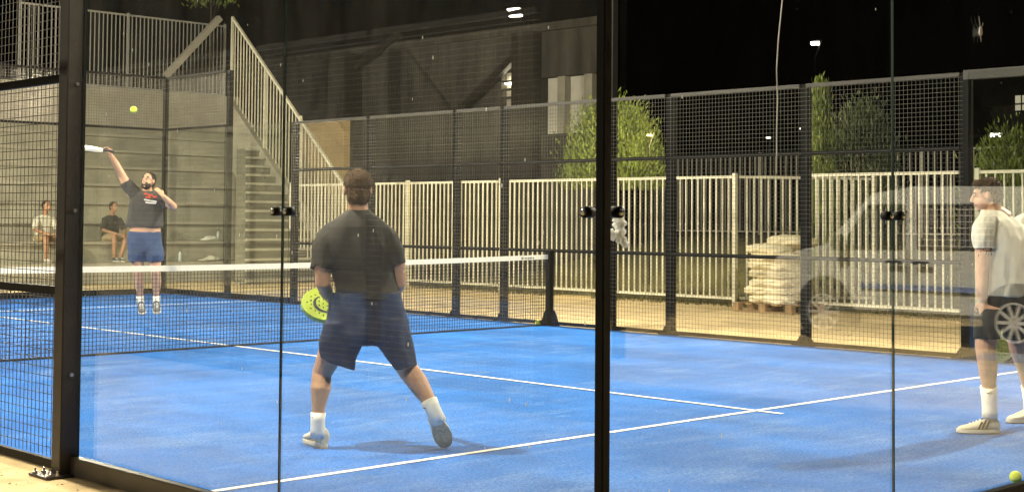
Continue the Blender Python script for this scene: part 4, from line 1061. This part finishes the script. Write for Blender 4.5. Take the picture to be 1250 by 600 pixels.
def bundle(px, tier, label, M, w, h, n=14, name='towel', cat='towel'):
    p = onstand(px, tier, .22); b = MB()
    for i in range(n):
        x = random.uniform(-w, w); hh = h*(1-(x/w)**2*.7)*random.uniform(.55, 1)
        b.ball(p+V((x, random.uniform(-.08, .08), hh*.5)), V((random.uniform(.06, .12), 0, 0)), V((0, .1, 0)), V((0, 0, hh*.5)), 10, 6)
    return props(soft(name, b, M, None, .012, 2, .012, 14), label, cat)
bundle(257, 1, 'crumpled white towel on the upper tier left of the bottle', WHITEC, .2, .12)
bundle(257, 0, 'cream cloth bundle on the lowest tier left of backpack', SHIRTW, .24, .14)
bundle(278, 0, 'small blue cloth lying beside black backpack', BLUEC, .12, .06)
p = onstand(298, 0, .25); bk = thing('backpack', 'black backpack standing on the lowest tier', 'backpack', p)
b = MB(); b.rings([(p+V((0, 0, z)), V((w, 0, 0)), V((0, d_, 0))) for z, w, d_ in ((0, .17, .12), (.08, .19, .14), (.2, .17, .12), (.30, .10, .08), (.34, .05, .04))], 20); soft('pack', b, BLACKC, bk, .012, 3, .012, 9)
b = MB(); b.tube([p+V((-.04, 0, .33)), p+V((0, 0, .39)), p+V((.04, 0, .33))], .01, 8); obj('handle', b, BLACKC, bk)
b = MB(); b.rings([(p+V((0, -.13, z)), V((w, 0, 0)), V((0, .03, 0))) for z, w in ((.04, .10), (.08, .12), (.15, .10))], 14); obj('pocket', b, DKGREY, bk, True)

# ------------------------------------------------------------------ the van behind the camera, mirrored in the end wall glass
VX, VY = 11.1, -13.85                 # flank facing the court, rear axle
vn = thing('van', 'pale van with a blue side strip, mirrored in the end wall glass', 'van', (VX, VY, 0))
prof = [(-.75, .35), (-.78, 1.0), (-.72, 1.72), (-.5, 1.82), (1.3, 1.84), (1.85, 1.76), (2.5, 1.14), (3.15, 1.0), (3.35, .75), (3.35, .35)]  # forward, up
def vp(f, z, x=0.): return V((VX+x, VY-f, z))
b = MB(); W_ = 1.75
b.prism([vp(f, z, .06 if z > 1.05 else 0) for f, z in prof], (W_, 0, 0)); body = obj('body', b, VANP, vn, bevel=.03)
for f0, f1, f2, f3, nm in ((1.40, 2.25, 1.40, 1.86, 'door_window'), (.25, 1.22, .25, 1.22, 'side_window')):
    b = MB(); b.prism([vp(f0, 1.12, .048), vp(f1, 1.12, .048), vp(f3, 1.62, .048), vp(f2, 1.62, .048)], (-.004, 0, 0)); 
    wv = obj(nm, b, VANG, vn); b = MB()
    b.tube([vp(f0, 1.12, .046), vp(f1, 1.12, .046), vp(f3, 1.62, .046), vp(f2, 1.62, .046), vp(f0, 1.12, .046)], .018, 6); obj('window_seal', b, RUBBER, wv)
b = MB()                              # fence reflection on the side window, built as pale bars
for i in range(14): b.bar(vp(.27+i*.07, 1.14, .036), vp(.27+i*.07, 1.60, .036), .008)
for j in range(7): b.bar(vp(.27, 1.15+j*.07, .034), vp(1.2, 1.15+j*.07, .034), .008)
obj('window_reflection', b, PALEP, vn)
for f in (1.50, 1.15):
    b = MB(); b.bx(tuple(vp(f+.1, .93, -.03)), tuple(vp(f-.1, .97, -.002))); obj('door_handle', b, RUBBER, vn)
b = MB()
for f in (1.33, .12): b.bx((VX-.003, VY-f-.006, .45), (VX+.001, VY-f+.006, 1.1))
obj('door_gap', b, RUBBER, vn)
b = MB(); b.bx((VX-.02, VY-1.95, .63), (VX-.002, VY-.45, .69)); obj('side_strip', b, BLUEW, vn)
b = MB(); b.bx((VX-.16, VY-2.3, 1.08), (VX-.01, VY-2.14, 1.27)); obj('wing_mirror', b, RUBBER, vn, bevel=.03)
for f in (0, 2.45):
    b = MB(); b.tube([vp(f, .36, -.012), vp(f, .36, .2)], .40, 32); obj('wheel_arch', b, RUBBER, vn)
    b = MB(); b.tube([vp(f, .325, -.035), vp(f, .325, .18)], .325, 32); wh = obj('wheel', b, RUBBER, vn)
    b = MB(); b.tube([vp(f, .325, -.040), vp(f, .325, -.034)], .07, 20)
    for k in range(10):
        a = 2*math.pi*k/10; dd = V((0, math.cos(a), math.sin(a))); b.bar(vp(f, .325, -.042)+dd*.05, vp(f, .325, -.042)+dd*.205, .035, .012, V((1, 0, 0)).cross(dd))
    rim = []
    for k in range(33):
        a = 2*math.pi*k/32; rim.append(vp(f, .325, -.042)+V((0, math.cos(a), math.sin(a)))*.212)
    b.tube(rim, .014, 6, False); obj('rim', b, RIM, wh)
b = MB(); b.prism([vp(1.92, 1.71, .12), vp(2.45, 1.20, .12), vp(2.45, 1.20, W_-.0), vp(1.92, 1.71, W_-.0)], (0, -.012, .016)); obj('windscreen', b, VANG, vn)

# ------------------------------------------------------------------ night sky, exposure
w = bpy.data.worlds.new('World'); S.world = w; w.use_nodes = True
n = w.node_tree.nodes; l = w.node_tree.links; bg = n['Background']
sk = n.new('ShaderNodeTexSky'); sk.sky_type = 'NISHITA'; sk.sun_disc = False; sk.sun_elevation = R_(-4); sk.sun_rotation = R_(200)
l.new(sk.outputs[0], bg.inputs[0]); bg.inputs[1].default_value = .008
vs = S.view_settings; vs.view_transform = 'Standard'; vs.look = 'None'; vs.gamma = 1; vs.use_curve_mapping = False; vs.exposure = .3
cy = S.cycles; cy.max_bounces = 8; cy.transparent_max_bounces = 40; cy.glossy_bounces = 4; cy.diffuse_bounces = 3
cy.caustics_reflective = False; cy.caustics_refractive = False; cy.sample_clamp_indirect = 3.0; cy.use_denoising = True
bpy.data.scenes.remove(TMP)
